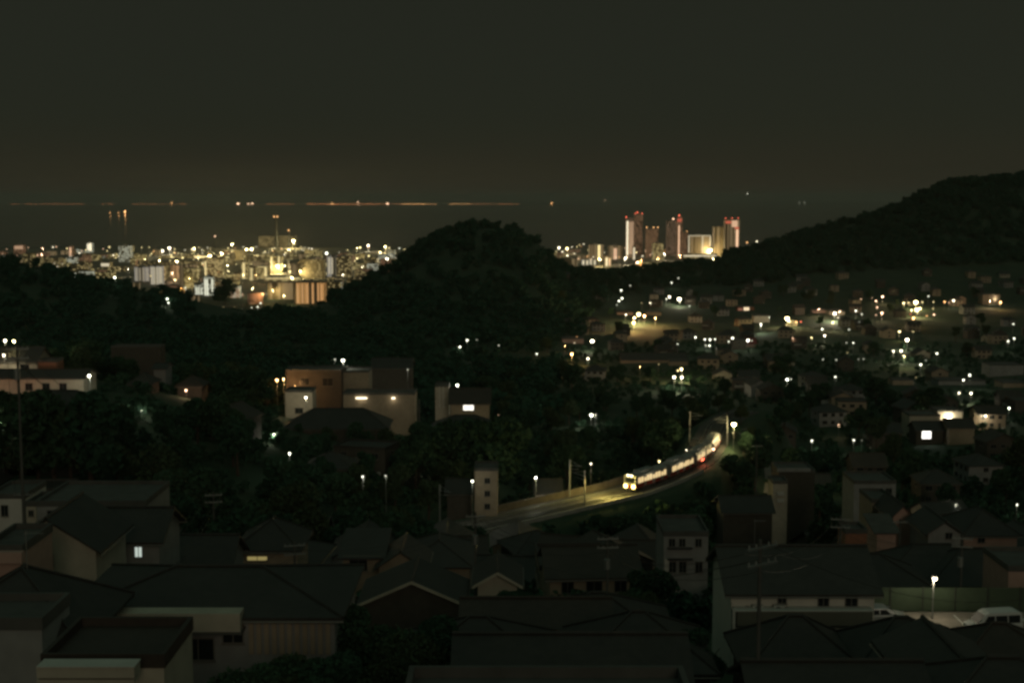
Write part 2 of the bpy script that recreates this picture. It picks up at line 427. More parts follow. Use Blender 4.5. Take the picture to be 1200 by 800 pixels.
def strip(root, px0, px1, y0, y1, c, st, name='light_strip', proud=.5):
    """lit stair shaft or gallery standing proud of the front wall"""
    D = root.location.y - root['_d'] / 2; a = P(px0, y1, D); b = P(px1, y0, D)
    m = MB(); ox = root.location.x; oz = root['_g']
    m.box(a.x - ox, -root['_d'] / 2 - proud, max(a.z - oz, 0), b.x - ox, -root['_d'] / 2 - .01, b.z - oz)
    return m.build(name, glow(c, st), root)
def toplamp(root, px, py, c, st, r=1.2):
    D = root.location.y - root['_d'] / 2; p = P(px, py, D); z = max(p.z - root['_g'], root['_h'] + 1.5)
    m = MB(); m.tube((p.x - root.location.x, -root['_d'] / 2 + 1, root['_h'] + .5), (p.x - root.location.x, -root['_d'] / 2 + 1, z), .25, .2, 6, 0)
    m.ball((p.x - root.location.x, -root['_d'] / 2 + 1, z), r, r, r, 8, 6, 1)
    return m.build('warning_lamp', [M_METAL, glow(c, st)], root)

# high-rise group behind the saddle
T = citybox('high_rise_tower', 733.5, 743, 256, 302, 26, FC['tower'], 'tall tower with one brightly lit white edge at the end of the high-rise group')
strip(T, 734, 736.4, 259, 299, 'C', 1.3); strip(T, 736.8, 742.6, 260, 298, 'P', .36); toplamp(T, 734, 254.5, 'R', 2.2, 2)
T = citybox('high_rise_tower', 743.6, 753, 251, 302, 30, FC['pink'], 'reddish brown tower with red warning lamps next to the white-edged tower', D=4100)
toplamp(T, 747, 249, 'R', 2.5, 2); toplamp(T, 752.6, 254, 'R', 2, 2); toplamp(T, 744.5, 251, 'R', 1.6, 2)
T = citybox('apartment_block', 757, 771, 269, 302, 30, FC['pink'], 'short brown block with a row of red roof lamps between the two tall tower groups')
for x in (758, 766, 771): toplamp(T, x, 266.5, 'O', 2.4, 1.8)
T = citybox('high_rise_tower', 781.5, 793.2, 259, 302, 34, FC['tower'], 'dim grey tower with a single white lamp near its top', D=4080)
toplamp(T, 789, 256.5, 'P', 4, 2.2)
T = citybox('high_rise_tower', 793.6, 799.4, 255, 303, 24, FC['pink'], 'narrow tower with a long white light strip and a red crown')
strip(T, 794.6, 796.6, 264, 301, 'P', 1.1); strip(T, 793.8, 798.8, 256, 260, 'R', .5, 'crown_light'); toplamp(T, 796, 252.5, 'R', 2.5, 2.2)
T = citybox('apartment_block', 800, 806, 273, 302, 24, FC['pink'], 'low brown block leaning on the narrow red-crowned tower'); toplamp(T, 805, 271, 'O', 1.6, 1.5)
T = citybox('apartment_block', 806.5, 833, 276, 300, 26, FC['cream'], 'wide cream slab block with pale stairwell stripes among the towers')
for x in (807.3, 823.2, 832): strip(T, x - .6, x + .7, 277, 296, 'C', .75)
strip(T, 806.5, 833, 275.5, 277, 'C', .35, 'roof_light_band')
T = citybox('high_rise_tower', 836, 849, 266, 302, 30, FC['cream'], 'plain tan slab stepping up to the red-lit tower', D=4060)
T = citybox('high_rise_tower', 849.5, 866, 257.5, 302, 30, FC['cream'], 'wide tower with red lit top storeys and a bright lit corner')
strip(T, 850, 857, 259, 262, 'R', .55, 'crown_light'); strip(T, 857.5, 864.5, 258.5, 266, 'P', .75, 'crown_light'); strip(T, 862.3, 865.2, 269, 297, 'P', 1.25)
strip(T, 861, 866, 266.2, 268.4, 'R', .6, 'crown_light')
for x in (850.5, 858, 865): toplamp(T, x, 255.7, 'R', 1.8, 1.7)
T = citybox('shopping_hall', 800, 841, 298, 305, 40, FC['mid_warm'], 'long low lit hall at the foot of the cream slab block', D=3900, roofbox=False)
strip(T, 801, 840, 299, 300.6, 'C', .8); 
T = citybox('apartment_block', 690, 707, 287, 306, 25, FC['cream'], 'cream apartment block with one yellow stair strip left of the towers'); strip(T, 700.5, 703.5, 287, 305, 'Y', 1.3)
T = citybox('apartment_block', 682, 698.5, 304, 314.5, 22, FC['col'], 'low block with four white vertical stripes near the wooded saddle', D=3500)
for x in (683.5, 688, 692.5, 697): strip(T, x - .9, x + .9, 305, 313.5, 'C', .75)
T = citybox('apartment_block', 709, 716, 301, 316, 20, FC['cream'], 'slim block with two glowing columns behind the wooded saddle', D=3450); strip(T, 710, 712, 302, 315, 'C', .9); strip(T, 713.5, 715.3, 303, 315, 'P', .8)
T = citybox('apartment_block', 713, 730, 288, 304, 25, FC['cream'], 'cream block with a white lit entrance bay beside the yellow-striped block'); strip(T, 719, 723, 291, 304, 'P', .8)
T = citybox('apartment_block', 741.5, 744.5, 289, 305, 18, FC['cream'], 'very slim lit stair tower in front of the white-edged tower', D=3800); strip(T, 742, 744, 290, 304, 'C', .9)
T = citybox('apartment_block', 765, 777, 285, 305, 24, FC['mid_warm'], 'small warm lit block under the red-lamped short block', D=3800)
# left town
T = citybox('gallery_block', 158, 176, 313, 330, 18, FC['col'], 'grey block with vertical stair stripes, lower half of a stepped pair')
for x in (160, 164, 168, 172.5): strip(T, x - .7, x + .7, 314, 329, 'C', .26)
T = citybox('gallery_block', 176.6, 190, 311.5, 334, 18, FC['col'], 'pale block with five vertical stripes, taller of the stepped pair')
for x in (178, 181, 184, 187, 189.2): strip(T, x - .7, x + .7, 313, 333, 'C', .42)
T = citybox('apartment_block', 139, 153, 288, 307, 22, FC['white_row'], 'squarish pale apartment block speckled with greenish white gallery lights')
T = citybox('apartment_block', 101.5, 108, 284.5, 296, 20, FC['white_row'], 'small bright block standing above the town roofs'); strip(T, 102.5, 104.3, 286, 293, 'C', 1.3); strip(T, 105, 107, 285, 294, 'C', 1.5)
T = citybox('apartment_block', 81, 85, 288.5, 301, 16, FC['pink'], 'slender pinkish lit block in the far town'); strip(T, 81.5, 83.6, 290, 300, 'P', .8)
T = citybox('apartment_block', 16, 28, 287, 298, 18, FC['pink'], 'wide pinkish lit block near the edge of the far town'); strip(T, 17, 27, 288, 292, 'P', .45)
T = citybox('warehouse', 118, 129, 307.5, 314, 24, FC['dim_warm'], 'low hall with a white floodlit roof', roofbox=False); strip(T, 118.5, 128, 308.5, 312, 'C', .7)
T = citybox('school_building', 228, 239, 332, 347, 14, FC['white_row'], 'white speckled school wing beside the round tree'); 
for x in (230, 233, 236): strip(T, x - .5, x + .6, 337, 345, 'W', .8)
T = citybox('school_building', 239, 250, 324, 347, 14, FC['white_row'], 'bright white school block with tall lit shafts beside the round tree', D=2380)
for x in (240.5, 243, 248.8): strip(T, x - .6, x + .6, 327, 346, 'W', .95)
T = citybox('school_building', 269, 281.5, 335, 358, 14, FC['white_row'], 'pale block with striped lit end peeping out behind the round tree', D=2330)
for x in (271, 274, 277, 280): strip(T, x - .6, x + .5, 338, 357, 'P', .36)
T = citybox('school_building', 251, 270, 345, 356, 12, FC['dim_warm'], 'dim block with dotted windows hidden by the round tree', D=2340)
T = citybox('low_school_hall', 233, 275, 359.5, 368, 12, FC['dim_warm'], 'long low building with a lit window row on the wooded slope', D=2120, roofbox=False)
for i, x in enumerate((241, 245, 251, 256, 260, 264, 268, 272)): strip(T, x - 1.3, x + 1.3, 361, 363.4, 'C', .8, 'lit_window'); 
for x in (249, 254, 267, 273): strip(T, x - .8, x + .8, 364.5, 366.3, 'C', .7, 'lit_window')
T = citybox('apartment_block', 345, 381, 331, 358.5, 16, FC['orange'], 'orange lit gallery apartment block on the wooded slope')
for x in (349, 354.5, 360, 366.5, 373, 377): strip(T, x - .8, x + .8, 333, 357, 'O', .55)
T = citybox('office_block', 351, 380, 304, 331, 24, FC['dim_warm'], 'large dark brown office block above the orange gallery block', D=2900)
T = citybox('apartment_block', 383, 393.5, 300, 323, 18, FC['col'], 'grey block with two bright white stair shafts under a white roof lamp', D=2950)
for x in (385.6, 389.3): strip(T, x - .7, x + .7, 302, 321, 'C', .5)
toplamp(T, 382.6, 296.8, 'W', 5, 2.6)
T = citybox('apartment_block', 394, 412, 301, 322, 18, FC['dim_warm'], 'dim grey slab beside the block with white stair shafts', D=2960)
T = citybox('warehouse', 303, 345, 276.5, 285.5, 60, FC['dim_warm'], 'broad dark windowless hall rising above the town lights', D=4900, roofbox=False)
T = citybox('office_block', 240, 262, 302, 330, 24, FC['mid_warm'], 'tan block with one vertical light behind the school', D=2950); strip(T, 240.2, 241.8, 306, 329, 'Y', .8)
T = citybox('office_block', 283, 290, 307, 330, 20, FC['mid_warm'], 'slim block with a ragged column of yellow lights', D=2900); strip(T, 284.5, 287, 308, 328, 'Y', .8)
T = citybox('office_block', 292, 300, 313, 332, 20, FC['mid_warm'], 'low yellowish block with a lit base near the slim one', D=2850); strip(T, 293.5, 296, 314, 330, 'Y', .6)
T = citybox('office_block', 302, 313, 312, 327, 20, FC['mid_warm'], 'block with a yellow lit corner and cornice', D=2900); strip(T, 310.6, 312.4, 313, 327, 'Y', .9); strip(T, 302, 312, 312.3, 313.4, 'Y', .6, 'roof_light_band')
T = citybox('office_block', 317, 330, 300, 322, 24, FC['mid_warm'], 'yellow floodlit block with two tall bright shafts', D=3100)
strip(T, 317.6, 318.8, 301, 318, 'Y', .9); strip(T, 326, 327.6, 300, 316, 'Y', .9)
T = citybox('sports_hall', 310, 352, 325, 330, 24, FC['mid_warm'], 'long low hall with a yellow lit eave in front of the town', D=2820, roofbox=False); strip(T, 311, 351, 325.5, 327.2, 'Y', .55)
T = citybox('market_hall', 186, 252, 299.5, 304, 40, FC['mid_warm'], 'very long low hall with a glowing yellow front', D=3900, roofbox=False); strip(T, 228, 243, 300, 302, 'Y', 1.6); strip(T, 252, 275, 301, 302.4, 'Y', .8)
# chimneys and masts with red lamps
def mast(px, top, D, label, lamps, r=2.2):
    p = P(px, top, D); g = tz(p.x, D); root = empty('chimney', (p.x, D, g), 0, label, 'chimney')
    m = MB(); m.tube((0, 0, -2), (0, 0, p.z - g), r * 1.6, r, 12); m.build('shaft', M_DARKM, root)
    for dx, c in lamps:
        k = MB(); k.ball((dx, -r, p.z - g + .5), 3.0, 3.0, 3.0, 8, 6); k.build('warning_lamp', glow(c, 1.8), root)
mast(323.5, 254, 4700, 'tall thin chimney with a pair of orange-red lamps at its top', ((-6, 'O'), (5, 'O')), 4)
mast(338.5, 270, 4700, 'shorter stack with one small lamp above the yellow town lights', ((0, 'O'),), 2.5)
mast(252, 277, 4800, 'faint stack with a weak pinkish lamp above the town', ((0, 'P'),), 1.5)

# bright named lamps of the town, (px, py, colour, size px, strength, light power)
CL = [(344, 282, 'Y', 6, 9, 60000, 'largest and brightest yellow floodlight over the town, under the shorter stack'),
 (272, 286, 'Y', 4, 6, 20000, 'high yellow floodlight alone above the long glowing hall'),
 (246, 300, 'Y', 7, 9, 60000, 'big yellow floodlight cluster in front of the long glowing hall'),
 (260, 297, 'Y', 4.5, 6, 25000, 'round yellow lamp just beside the big floodlight cluster'),
 (289, 292.5, 'Y', 5.5, 9, 45000, 'bright yellow lamp, first of a close pair'), (295, 291.5, 'Y', 5, 8, 30000, 'bright yellow lamp, second of a close pair'),
 (227.5, 291, 'Y', 4.2, 6, 20000, 'yellow lamp alone over the middle of the long hall'),
 (198.5, 290.5, 'C', 4.6, 6, 20000, 'warm white lamp pair end over the town beside the pale speckled block'),
 (190.5, 293.5, 'C', 3.6, 5, 12000, None), (201, 301, 'Y', 2.6, 4, 0, None), (207.5, 306, 'Y', 4.2, 6, 20000, 'yellow lamp below the long hall at its end'),
 (214, 302, 'Y', 3, 4, 0, None), (187, 305, 'Y', 3.2, 3, 12000, None), (177.5, 297, 'Y', 2.4, 3, 0, None), (199.5, 305.5, 'Y', 2.4, 3, 0, None),
 (220, 317, 'P', 3, 2, 8000, None), (202, 320, 'P', 3, 1.2, 9000, None), (232, 313, 'Y', 2, 2, 0, None), (267, 311, 'Y', 3, 2, 12000, None),
 (325, 311.5, 'Y', 6.2, 8, 22000, 'bright yellow floodlight inside the block with two tall shafts'),
 (339, 292, 'Y', 4, 3, 15000, None), (334.5, 296, 'Y', 3, 3, 0, None), (319, 291.5, 'Y', 2.2, 3, 0, None), (322, 291, 'Y', 2, 2.5, 0, None),
 (301, 299.5, 'Y', 2.6, 3, 0, None), (334, 311, 'Y', 2.6, 3, 10000, None), (341, 310, 'Y', 2.6, 3, 0, None), (330, 291, 'Y', 2, 2, 0, None),
 (342, 325, 'Y', 4, 3, 16000, None), (352, 317, 'Y', 3, 2, 9000, None), (362, 291, 'C', 2.4, 2.5, 0, None), (365.5, 291.5, 'C', 2.8, 2.5, 0, None), (357, 290, 'C', 2, 1.5, 0, None),
 (418.5, 290.7, 'Y', 2.6, 5, 9000, None), (422, 290, 'Y', 3.2, 6, 0, None), (431.5, 287.5, 'C', 4, 6, 16000, 'warm white lamp at the top of the lamp-lit slope behind the dark round hill'),
 (451.5, 288.8, 'Y', 4.4, 7, 16000, 'bright yellowish lamp near the edge of the dark round hill'), (456, 290.5, 'Y', 3, 2.5, 0, None),
 (445.5, 295.5, 'Y', 3.6, 5, 8000, None), (453.5, 303.3, 'C', 5, 7, 12000, 'oval white lamp lowest but one beside the dark round hill'), (449.5, 310.8, 'C', 3.4, 6, 6000, 'white lamp lowest beside the dark round hill'),
 (413.5, 303, 'Y', 4, 4, 12000, None), (418.5, 302.7, 'Y', 3.4, 4, 0, None), (432, 299.8, 'Y', 3.2, 4, 0, None), (427, 305, 'Y', 2.6, 3, 6000, None), (406, 305, 'Y', 2.8, 3, 6000, None), (398, 303.5, 'Y', 1.8, 2.4, 0, None),
 (458, 299.5, 'C', 1.8, 3, 0, None), (464, 302, 'C', 2, 1.5, 0, None), (473, 299.6, 'W', 2.2, 3.5, 0, None), (468, 291, 'W', 2.6, 2, 0, None), (480, 290.5, 'Y', 2, 1.2, 0, None), (470, 309, 'W', 1.8, 2, 0, None),
 (432, 317, 'C', 2.6, 1.2, 4000, None), (445, 314, 'C', 2, 1.2, 0, None), (413, 327, 'P', 3, .8, 5000, None), (395, 330, 'C', 3, .8, 5000, None),
 (324.5, 332.5, 'C', 3.6, 6, 6000, 'small white lamp at the edge of the wood below the town'), (332, 332.8, 'Y', 3.4, 3, 6000, None), (337, 332, 'Y', 3, 2.5, 0, None),
 (62, 289.5, 'C', 3, 2.4, 0, None), (66, 289, 'P', 2.4, 2, 0, None), (50, 291, 'P', 3, 1.8, 6000, None), (48.5, 298, 'P', 3.6, 2.2, 6000, None), (44, 299, 'P', 2.8, 1.8, 0, None),
 (93, 296.5, 'C', 2.8, 2.6, 0, None), (96, 294, 'P', 2, 2, 0, None), (121, 291.5, 'P', 2, 2, 0, None), (128, 289.5, 'Y', 3, 2.8, 0, None), (125.5, 294, 'Y', 2, 2.5, 0, None),
 (64, 308.5, 'C', 2.6, 2.5, 3000, None), (67.5, 312, 'C', 2, 2, 0, None), (73, 309, 'C', 1.8, 1.5, 0, None), (85, 309, 'C', 2, 1.6, 0, None), (100, 308.5, 'C', 2.4, 2.4, 3000, None), (106, 308.5, 'C', 2.4, 2.4, 0, None), (104, 314, 'W', 2, 1, 0, None), (67, 318, 'W', 1.8, 2, 0, None),
 (33, 290, 'P', 2, 1.4, 0, None), (8, 292, 'P', 2, 1.2, 0, None), (3, 297, 'P', 2, 1.2, 0, None), (36, 297, 'P', 2.2, 1.4, 0, None), (20, 299, 'P', 2.2, 1, 0, None),
 (664.5, 291, 'Y', 5, 5, 12000, 'bright yellow lamp beside the dark round hill on the tower side'), (655, 290, 'C', 3.6, 5, 9000, None), (659, 295, 'C', 3.2, 3, 0, None), (665, 299.5, 'C', 3.4, 4, 6000, None), (653, 296, 'C', 2.2, 2.4, 0, None),
 (679, 287, 'Y', 2.2, 2, 0, None), (684, 286, 'C', 2.4, 2.4, 0, None), (702.5, 303.5, 'Y', 4.4, 5, 14000, 'yellow lamp at the foot of the cream block'), (726.5, 295.5, 'Y', 4, 3, 12000, None), (733, 302, 'C', 3.4, 3, 12000, None), (752, 305, 'O', 2.6, 3, 9000, None),
 (757, 294, 'P', 3, 2.4, 9000, None), (753, 300, 'C', 3, 2, 0, None), (747, 307, 'C', 3, 2, 7000, None), (776, 287, 'O', 3.2, 3.5, 9000, None), (778.5, 297.5, 'C', 3, 3, 9000, None), (768, 290, 'O', 2.4, 2.2, 0, None), (771, 302, 'O', 3, 1.6, 9000, None),
 (814.5, 291.5, 'C', 4.4, 7, 25000, 'bright warm white lamp at the foot of the cream slab block'), (832.5, 292.5, 'Y', 5.2, 8, 30000, 'bright yellow oval lamp before the tan slab'), (836, 303, 'Y', 3, 2.4, 9000, None), (797, 299.5, 'O', 2.6, 2.5, 15000, None), (790, 285, 'P', 2, 1.6, 0, None),
 (875.5, 284, 'O', 3.2, 2.6, 0, None), (887, 283, 'C', 3, 2.4, 5000, None), (896.5, 288, 'Y', 2.8, 2.2, 4000, None), (892, 286.5, 'P', 2, 1.4, 0, None), (690, 320, 'O', 1.8, 1.2, 0, None)]
LN_CITY = 'lamps of the town on the bay'
CL += [(px_, py_, c_, 2.0, 2.5, 2200, None) for px_, py_, c_ in ((205, 328, 'Y'), (213, 338, 'O'), (222, 326, 'Y'), (296, 338, 'Y'), (308, 344, 'O'), (320, 340, 'Y'), (333, 346, 'Y'), (285, 322, 'Y'), (268, 318, 'Y'), (300, 322, 'O'), (340, 318, 'Y'), (402, 322, 'C'), (425, 312, 'C'), (150, 315, 'C'), (170, 304, 'Y'))]  # extra lamps added to brighten the lower part of the town
for (px, py, c, s, st, pw, lb) in CL:
    D = min(4650, (CAMZ - 24) / math.tan(PITCH + math.atan((py - 400) / F)))
    lamp(px, py, c, s, st, pw * (6 if c in 'YO' else 4), D=D, label=lb or ('small %s lamp glowing among the roofs of the town on the bay' % CN[c]), group=LN_CITY, name='town_lamp', prot=False)
rs = random.Random(31)
for k in range(150):
    px = rs.choice([rs.gauss(285, 70), rs.gauss(230, 60), rs.uniform(60, 480), rs.uniform(648, 770)]); py = min(326, 289 + abs(rs.gauss(0, 14)))
    if px < 40 or px > 770 or 485 < px < 648 or (px > 640 and py > 305): continue
    D = min(4650, (CAMZ - 24) / math.tan(PITCH + math.atan((py - 400) / F))); c = rs.choice('YYYYCCO' if px < 480 else 'CPOY')
    lamp(px, py, c, rs.uniform(1.3, 2.4), rs.choice([2, 3, 4]), 0, D=D, label='tiny %s lamp among the roofs of the town on the bay' % CN[c], group='tiny lamps of the town on the bay', name='town_lamp', prot=False)
# wood-edge lamps
for px, py, c, s, st, lb in ((134.5, 325, 'W', 4, 8, 'bright cold white lamp alone in the dark wood above the pale stepped blocks'), (196, 350, 'W', 3.6, 5, 'upper of two cold white lamps on the wooded ridge'), (197.5, 354.5, 'W', 2.6, 4, 'lower of two cold white lamps on the wooded ridge'),
                         (217, 337, 'W', 2.4, 1.6, 'faint white lamp at the wood edge beside the school'), (305.5, 355, 'W', 2.6, 3, 'white lamp on the wooded slope, highest of three'), (302, 359.5, 'W', 2.6, 3, 'white lamp on the wooded slope, middle of three'), (295, 360, 'W', 2, 1.2, 'faint white lamp on the wooded slope, last of three'), (284, 345, 'P', 2, 1.2, 'weak pinkish lamp behind the striped school end')):
    lamp(px, py, c, s, st, 500, D=1150 if px < 250 else 1900, label=lb, group='lamps on the wooded ridge', prot=True)

tg = MB()
for i in range(40):
    for j in range(10):
        pts = []
        for (a_, b_) in ((i, j), (i + 1, j), (i + 1, j + 1), (i, j + 1)):
            y_ = 2330 + b_ * 237.0; x_ = (-140 + a_ * 26.75 - 600) / F * y_; pts.append((x_, y_, tz(x_, y_) + .35))
        tg.add(pts, [(0, 1, 2, 3)])
tag(tg.build('town_pavement', mat('town_paving', (.20, .18, .14), .9, .35, .02)), kind='structure')
# filler blocks of the town
def town_fill():
    n = 0
    rs = random.Random(5)
    for k in range(3000):
        if n >= 260: break
        u = rs.choice([rs.uniform(-60, 500), rs.uniform(-60, 500), rs.uniform(-60, 500), rs.uniform(640, 905)])
        D = rs.uniform(2160, 4550)
        if D > 3900 and rs.random() < .35: D = rs.uniform(2400, 3600)
        w = rs.uniform(14, 46); dp = rs.uniform(12, 24); H = rs.choice([9, 12, 15, 18, 24, 30, 36]) * rs.uniform(.8, 1.2)
        x = (u - 600) / F * D
        a = proj((x, D, 5 + H))
        lim = 292 + rs.uniform(0, 8)
        if rs.random() < .06: lim = 287
        if a[1] < lim:
            H = rowz(lim, D) - 5
            if H < 6: continue
        if not free(x, D, max(w, dp) * .55) or not clear_view(x, D, 5, 5 + H, w / 2): continue
        FOOT.append((x, D, max(w, dp) * .5))
        g = tz(x, D); left = u < 600
        fk = rs.choice(['dim_warm', 'dim_warm', 'mid_warm', 'mid_warm', 'mid_warm', 'cream', 'white_row' if u > 380 or u < 120 else 'cream', 'pink']) if left else rs.choice(['dim_warm', 'mid_warm', 'cream', 'pink'])
        root = empty('town_block', (x, D, g), rs.uniform(-.5, .5), 'concrete block with scattered lit windows packed among the roofs of the town on the bay', 'building', 'blocks of the town on the bay')
        root['_size'] = ('tall' if H > 26 else 'low' if H < 13 else 'mid-height') + (' wide' if w > 34 else ' narrow' if w < 22 else ''); root['_skin'] = {'dim_warm': 'dim brown', 'mid_warm': 'warm windowed', 'white_row': 'pale speckled', 'cream': 'cream striped', 'pink': 'reddish'}[fk]
        m = MB(); m.box(-w / 2, -dp / 2, -3, w / 2, dp / 2, H)
        if rs.random() < .4: m.box(-w / 2 + 1, -dp / 2 + 1, H, -w / 2 + 1 + w * .3, dp / 2 - 1, H + 3)
        m.build('wall', FC[fk], root)
        r = MB(); r.box(-w / 2 - .3, -dp / 2 - .3, H + .01, w / 2 + .3, dp / 2 + .3, H + .7); r.build('roof', M_CITYR, root)
        n += 1
    return n
N_TOWN = town_fill()

# far shore lamps across the bay: countable bright ones, then the streaks that read as one line
for px, py, c, s, st, lb in ((279, 239.4, 'C', 3.6, 3.5, 'bright lamp on the far shore, first of three white ones'), (291, 239.6, 'C', 2.8, 2.2, 'lamp on the far shore, middle of three white ones'), (295.5, 239.2, 'C', 2.8, 3, 'lamp on the far shore, last of three white ones'),
    (389.5, 240, 'O', 3, 2.2, 'orange lamp in the red streak of the far shore'), (419.5, 237, 'C', 2.8, 1.6, 'lamp standing slightly above the red shore streak'), (454, 239.2, 'C', 3.2, 3.5, 'white lamp at the end of the red shore streak'),
    (646.5, 238, 'O', 2.8, 1.8, 'orange lamp alone on the far shore past the round hill'), (201, 237.6, 'O', 2.8, 1.4, 'orange lamp at the faint end of the far shore'), (709, 234.5, 'P', 3, .25, 'very faint lamp on the far shore near the towers'), (937, 237.3, 'W', 3, .14, 'very faint pale lamp on the far shore beyond the hill'), (943, 237.3, 'W', 3, .14, 'very faint pale lamp beside its twin on the far shore'), (1060, 240, 'W', 3.4, .5, 'faint white lamp on the shore right at the shoulder of the wooded hill')):
    D = FD; p = P(px, py, D); root = empty('shore_lamp', (p.x, D, 5), 0, lb, 'lamp', 'lamps on the far shore'); r = .3 * s * D / F
    m = MB(); m.tube((0, 0, -5), (0, 0, p.z - 5), 1.5, 1, 6); m.build('pole', M_METAL, root)
    m = MB(); m.ball((0, 0, max(p.z - 5, 4)), r * 1.5, r, r, 8, 6); m.build('lamp_head', glow('P' if c == 'C' else c, st * 2.2), root)
ss = MB(); smats = [glow('O', 2.6), glow('S', 2.6), glow('O', 4.2), glow('S', 1.3)]
for x0, x1, mi, n in ((312, 345, 3, 50), (360, 388, 1, 60), (388, 447, 1, 120), (471, 498, 2, 80), (500, 511, 0, 18), (526, 552, 0, 70), (552, 608, 3, 60), (12, 60, 3, 50), (60, 100, 3, 60), (115, 135, 3, 18), (155, 222, 3, 60), (447, 470, 3, 26)):
    for k in range(n):
        px = random.uniform(x0, x1); p = P(px, 239.4 + random.uniform(-.35, .35), FD - 40)
        ss.ball((p.x, p.y, max(p.z, 2)), 9, 5, 6, 5, 4, mi)
tag(ss.build('harbour_lights', smats), 'glowing orange and red line of tiny harbour lights along the far shore', 'lights', kind='stuff')

# ships at anchor
for i, (px, py, c, st, lb) in enumerate(((129, 249.5, 'O', 1.6, 'anchored ship with a single weak orange light, first of three'), (139, 249.5, 'O', 1.6, 'anchored ship with an orange light, middle of three'), (146.5, 248.5, 'O', 4.5, 'anchored ship with the brightest orange-red light of the three'))):
    D = CAMZ / math.tan(PITCH + math.atan((py + 2 - 400) / F)); p = P(px, py, D)
    root = empty('ship', (p.x, D, 0), .5, lb, 'ship', 'ships at anchor in the bay')
    m = MB(); L = 55
    pr = [(-L / 2, 6), (-L / 2 + 3, 0), (L / 2 - 8, 0), (L / 2, 8), (L / 2 - 6, 8), (L / 2 - 9, 5.5), (-L / 2 + 12, 5.5), (-L / 2 + 12, 6)]
    m.extr(pr, -5, 5); m.build('hull', M_DARKM, root)
    m = MB(); m.box(-L / 2 + 3, -4, 5.6, -L / 2 + 12, 4, 15); m.box(-L / 2 + 4, -3, 15, -L / 2 + 10, 3, 18); m.build('bridge_house', M_WHITE, root)
    m = MB(); m.tube((0, 0, 5.5), (0, 0, 21), .5, .3, 6); m.build('mast', M_METAL, root)
    zz = p.z; m = MB(); r = 5 if i < 2 else 8; m.ball((0, 0, max(zz, 12) + 3), r, r, r, 8, 6); m.build('deck_lamp', glow(c, st * 1.8), root)
    l = bpy.data.objects.new('lamp_light', light_data('O', 3e3 if i < 2 else 1e4, 3.0)); COL.objects.link(l); l.parent = root; l.location = (0, -16, max(zz, 12))
# aircraft
p = P(875.5, 227, 9000); root = empty('aircraft', p, .4, 'distant aircraft showing one white light above the towers', 'aircraft')
m = MB(); m.tube((-18, 0, 0), (16, 0, 0), 2, 1.9, 10); m.tube((16, 0, 0), (20, 0, -.3), 1.9, .4, 10); m.tube((-18, 0, 0), (-24, 0, .8), 2, .5, 10); m.build('fuselage', M_WHITE, root)
m = MB(); m.add([(4, 0, -.5), (-1, 0, -.5), (-9, 17, .8), (-6, 17, .8), (4, 0, -1), (-1, 0, -1), (-9, 17, .6), (-6, 17, .6)], [(0, 1, 2, 3), (7, 6, 5, 4), (0, 3, 7, 4), (1, 5, 6, 2), (3, 2, 6, 7)]); m.build('wing', M_WHITE, root)
m = MB(); m.add([(4, 0, -.5), (-1, 0, -.5), (-9, -17, .8), (-6, -17, .8), (4, 0, -1), (-1, 0, -1), (-9, -17, .6), (-6, -17, .6)], [(3, 2, 1, 0), (4, 5, 6, 7), (4, 7, 3, 0), (2, 6, 5, 1), (7, 6, 2, 3)]); m.build('wing', M_WHITE, root)
m = MB(); m.extr([(-18, 1), (-23, 8), (-25, 8), (-23, 1)], -.3, .3); m.build('tail_fin', M_WHITE, root)
m = MB(); m.ball((0, -2.5, 0), 5, 2.5, 2.5, 8, 6); m.build('landing_light', glow('W', 2.5), root)

# ================================================================== RAILWAY
def track_at(s):
    """point and heading at distance s along the line (from its near end)"""
    for (ax, ay), (bx, by) in zip(TRK[:-1], TRK[1:]):
        L = math.hypot(bx - ax, by - ay)
        if s <= L: return Vector((ax + (bx - ax) * s / L, ay + (by - ay) * s / L, TZ)), math.atan2(by - ay, bx - ax)
        s -= L
    return Vector((*TRK[-1], TZ)), math.atan2(by - ay, bx - ax)
TLEN = sum(math.hypot(b[0] - a[0], b[1] - a[1]) for a, b in zip(TRK[:-1], TRK[1:]))
S0 = sum(math.hypot(b[0] - a[0], b[1] - a[1]) for a, b in zip(TRK[:10 - 2], TRK[1:10 - 1])) - 2.4   # where the train's nose stands
def ribbon(name, off0, off1, z0, z1, m, step=2.5, parent=None, ss0=0, ss1=None):
    """a strip following the line between two sideways offsets"""
    mb = MB(); prev = None; ss = np.arange(ss0, ss1 or TLEN - 2, step)
    dirs = []
    for s in ss:
        p, h = track_at(s); _, h2 = track_at(s + 6); _, h3 = track_at(max(s - 6, 0)); h = math.atan2(math.sin(h) + math.sin(h2) + math.sin(h3), math.cos(h) + math.cos(h2) + math.cos(h3))
        nx, ny = -math.sin(h), math.cos(h)
        cur = [(p.x + nx * o, p.y + ny * o, TZ + z) for o, z in ((off0, z0), (off0, z1), (off1, z1), (off1, z0))]
        if prev:
            for k in range(4): mb.add([prev[k], prev[(k + 1) % 4], cur[(k + 1) % 4], cur[k]], [(0, 1, 2, 3)])
        prev = cur
    return mb.build(name, m, parent)
rw = empty('railway_track', (0, 0, 0), 0, 'double railway track curving along the embankment under the lit train', 'railway')
rw['kind'] = 'structure'
ribbon('ballast_bed', -4.6, 4.6, -1.0, .25, M_BALL, parent=rw)
for o in (-2.55, -1.45, 1.45, 2.55): ribbon('rail', o - .04, o + .04, .3, .46, M_METAL, parent=rw)
mb = MB()
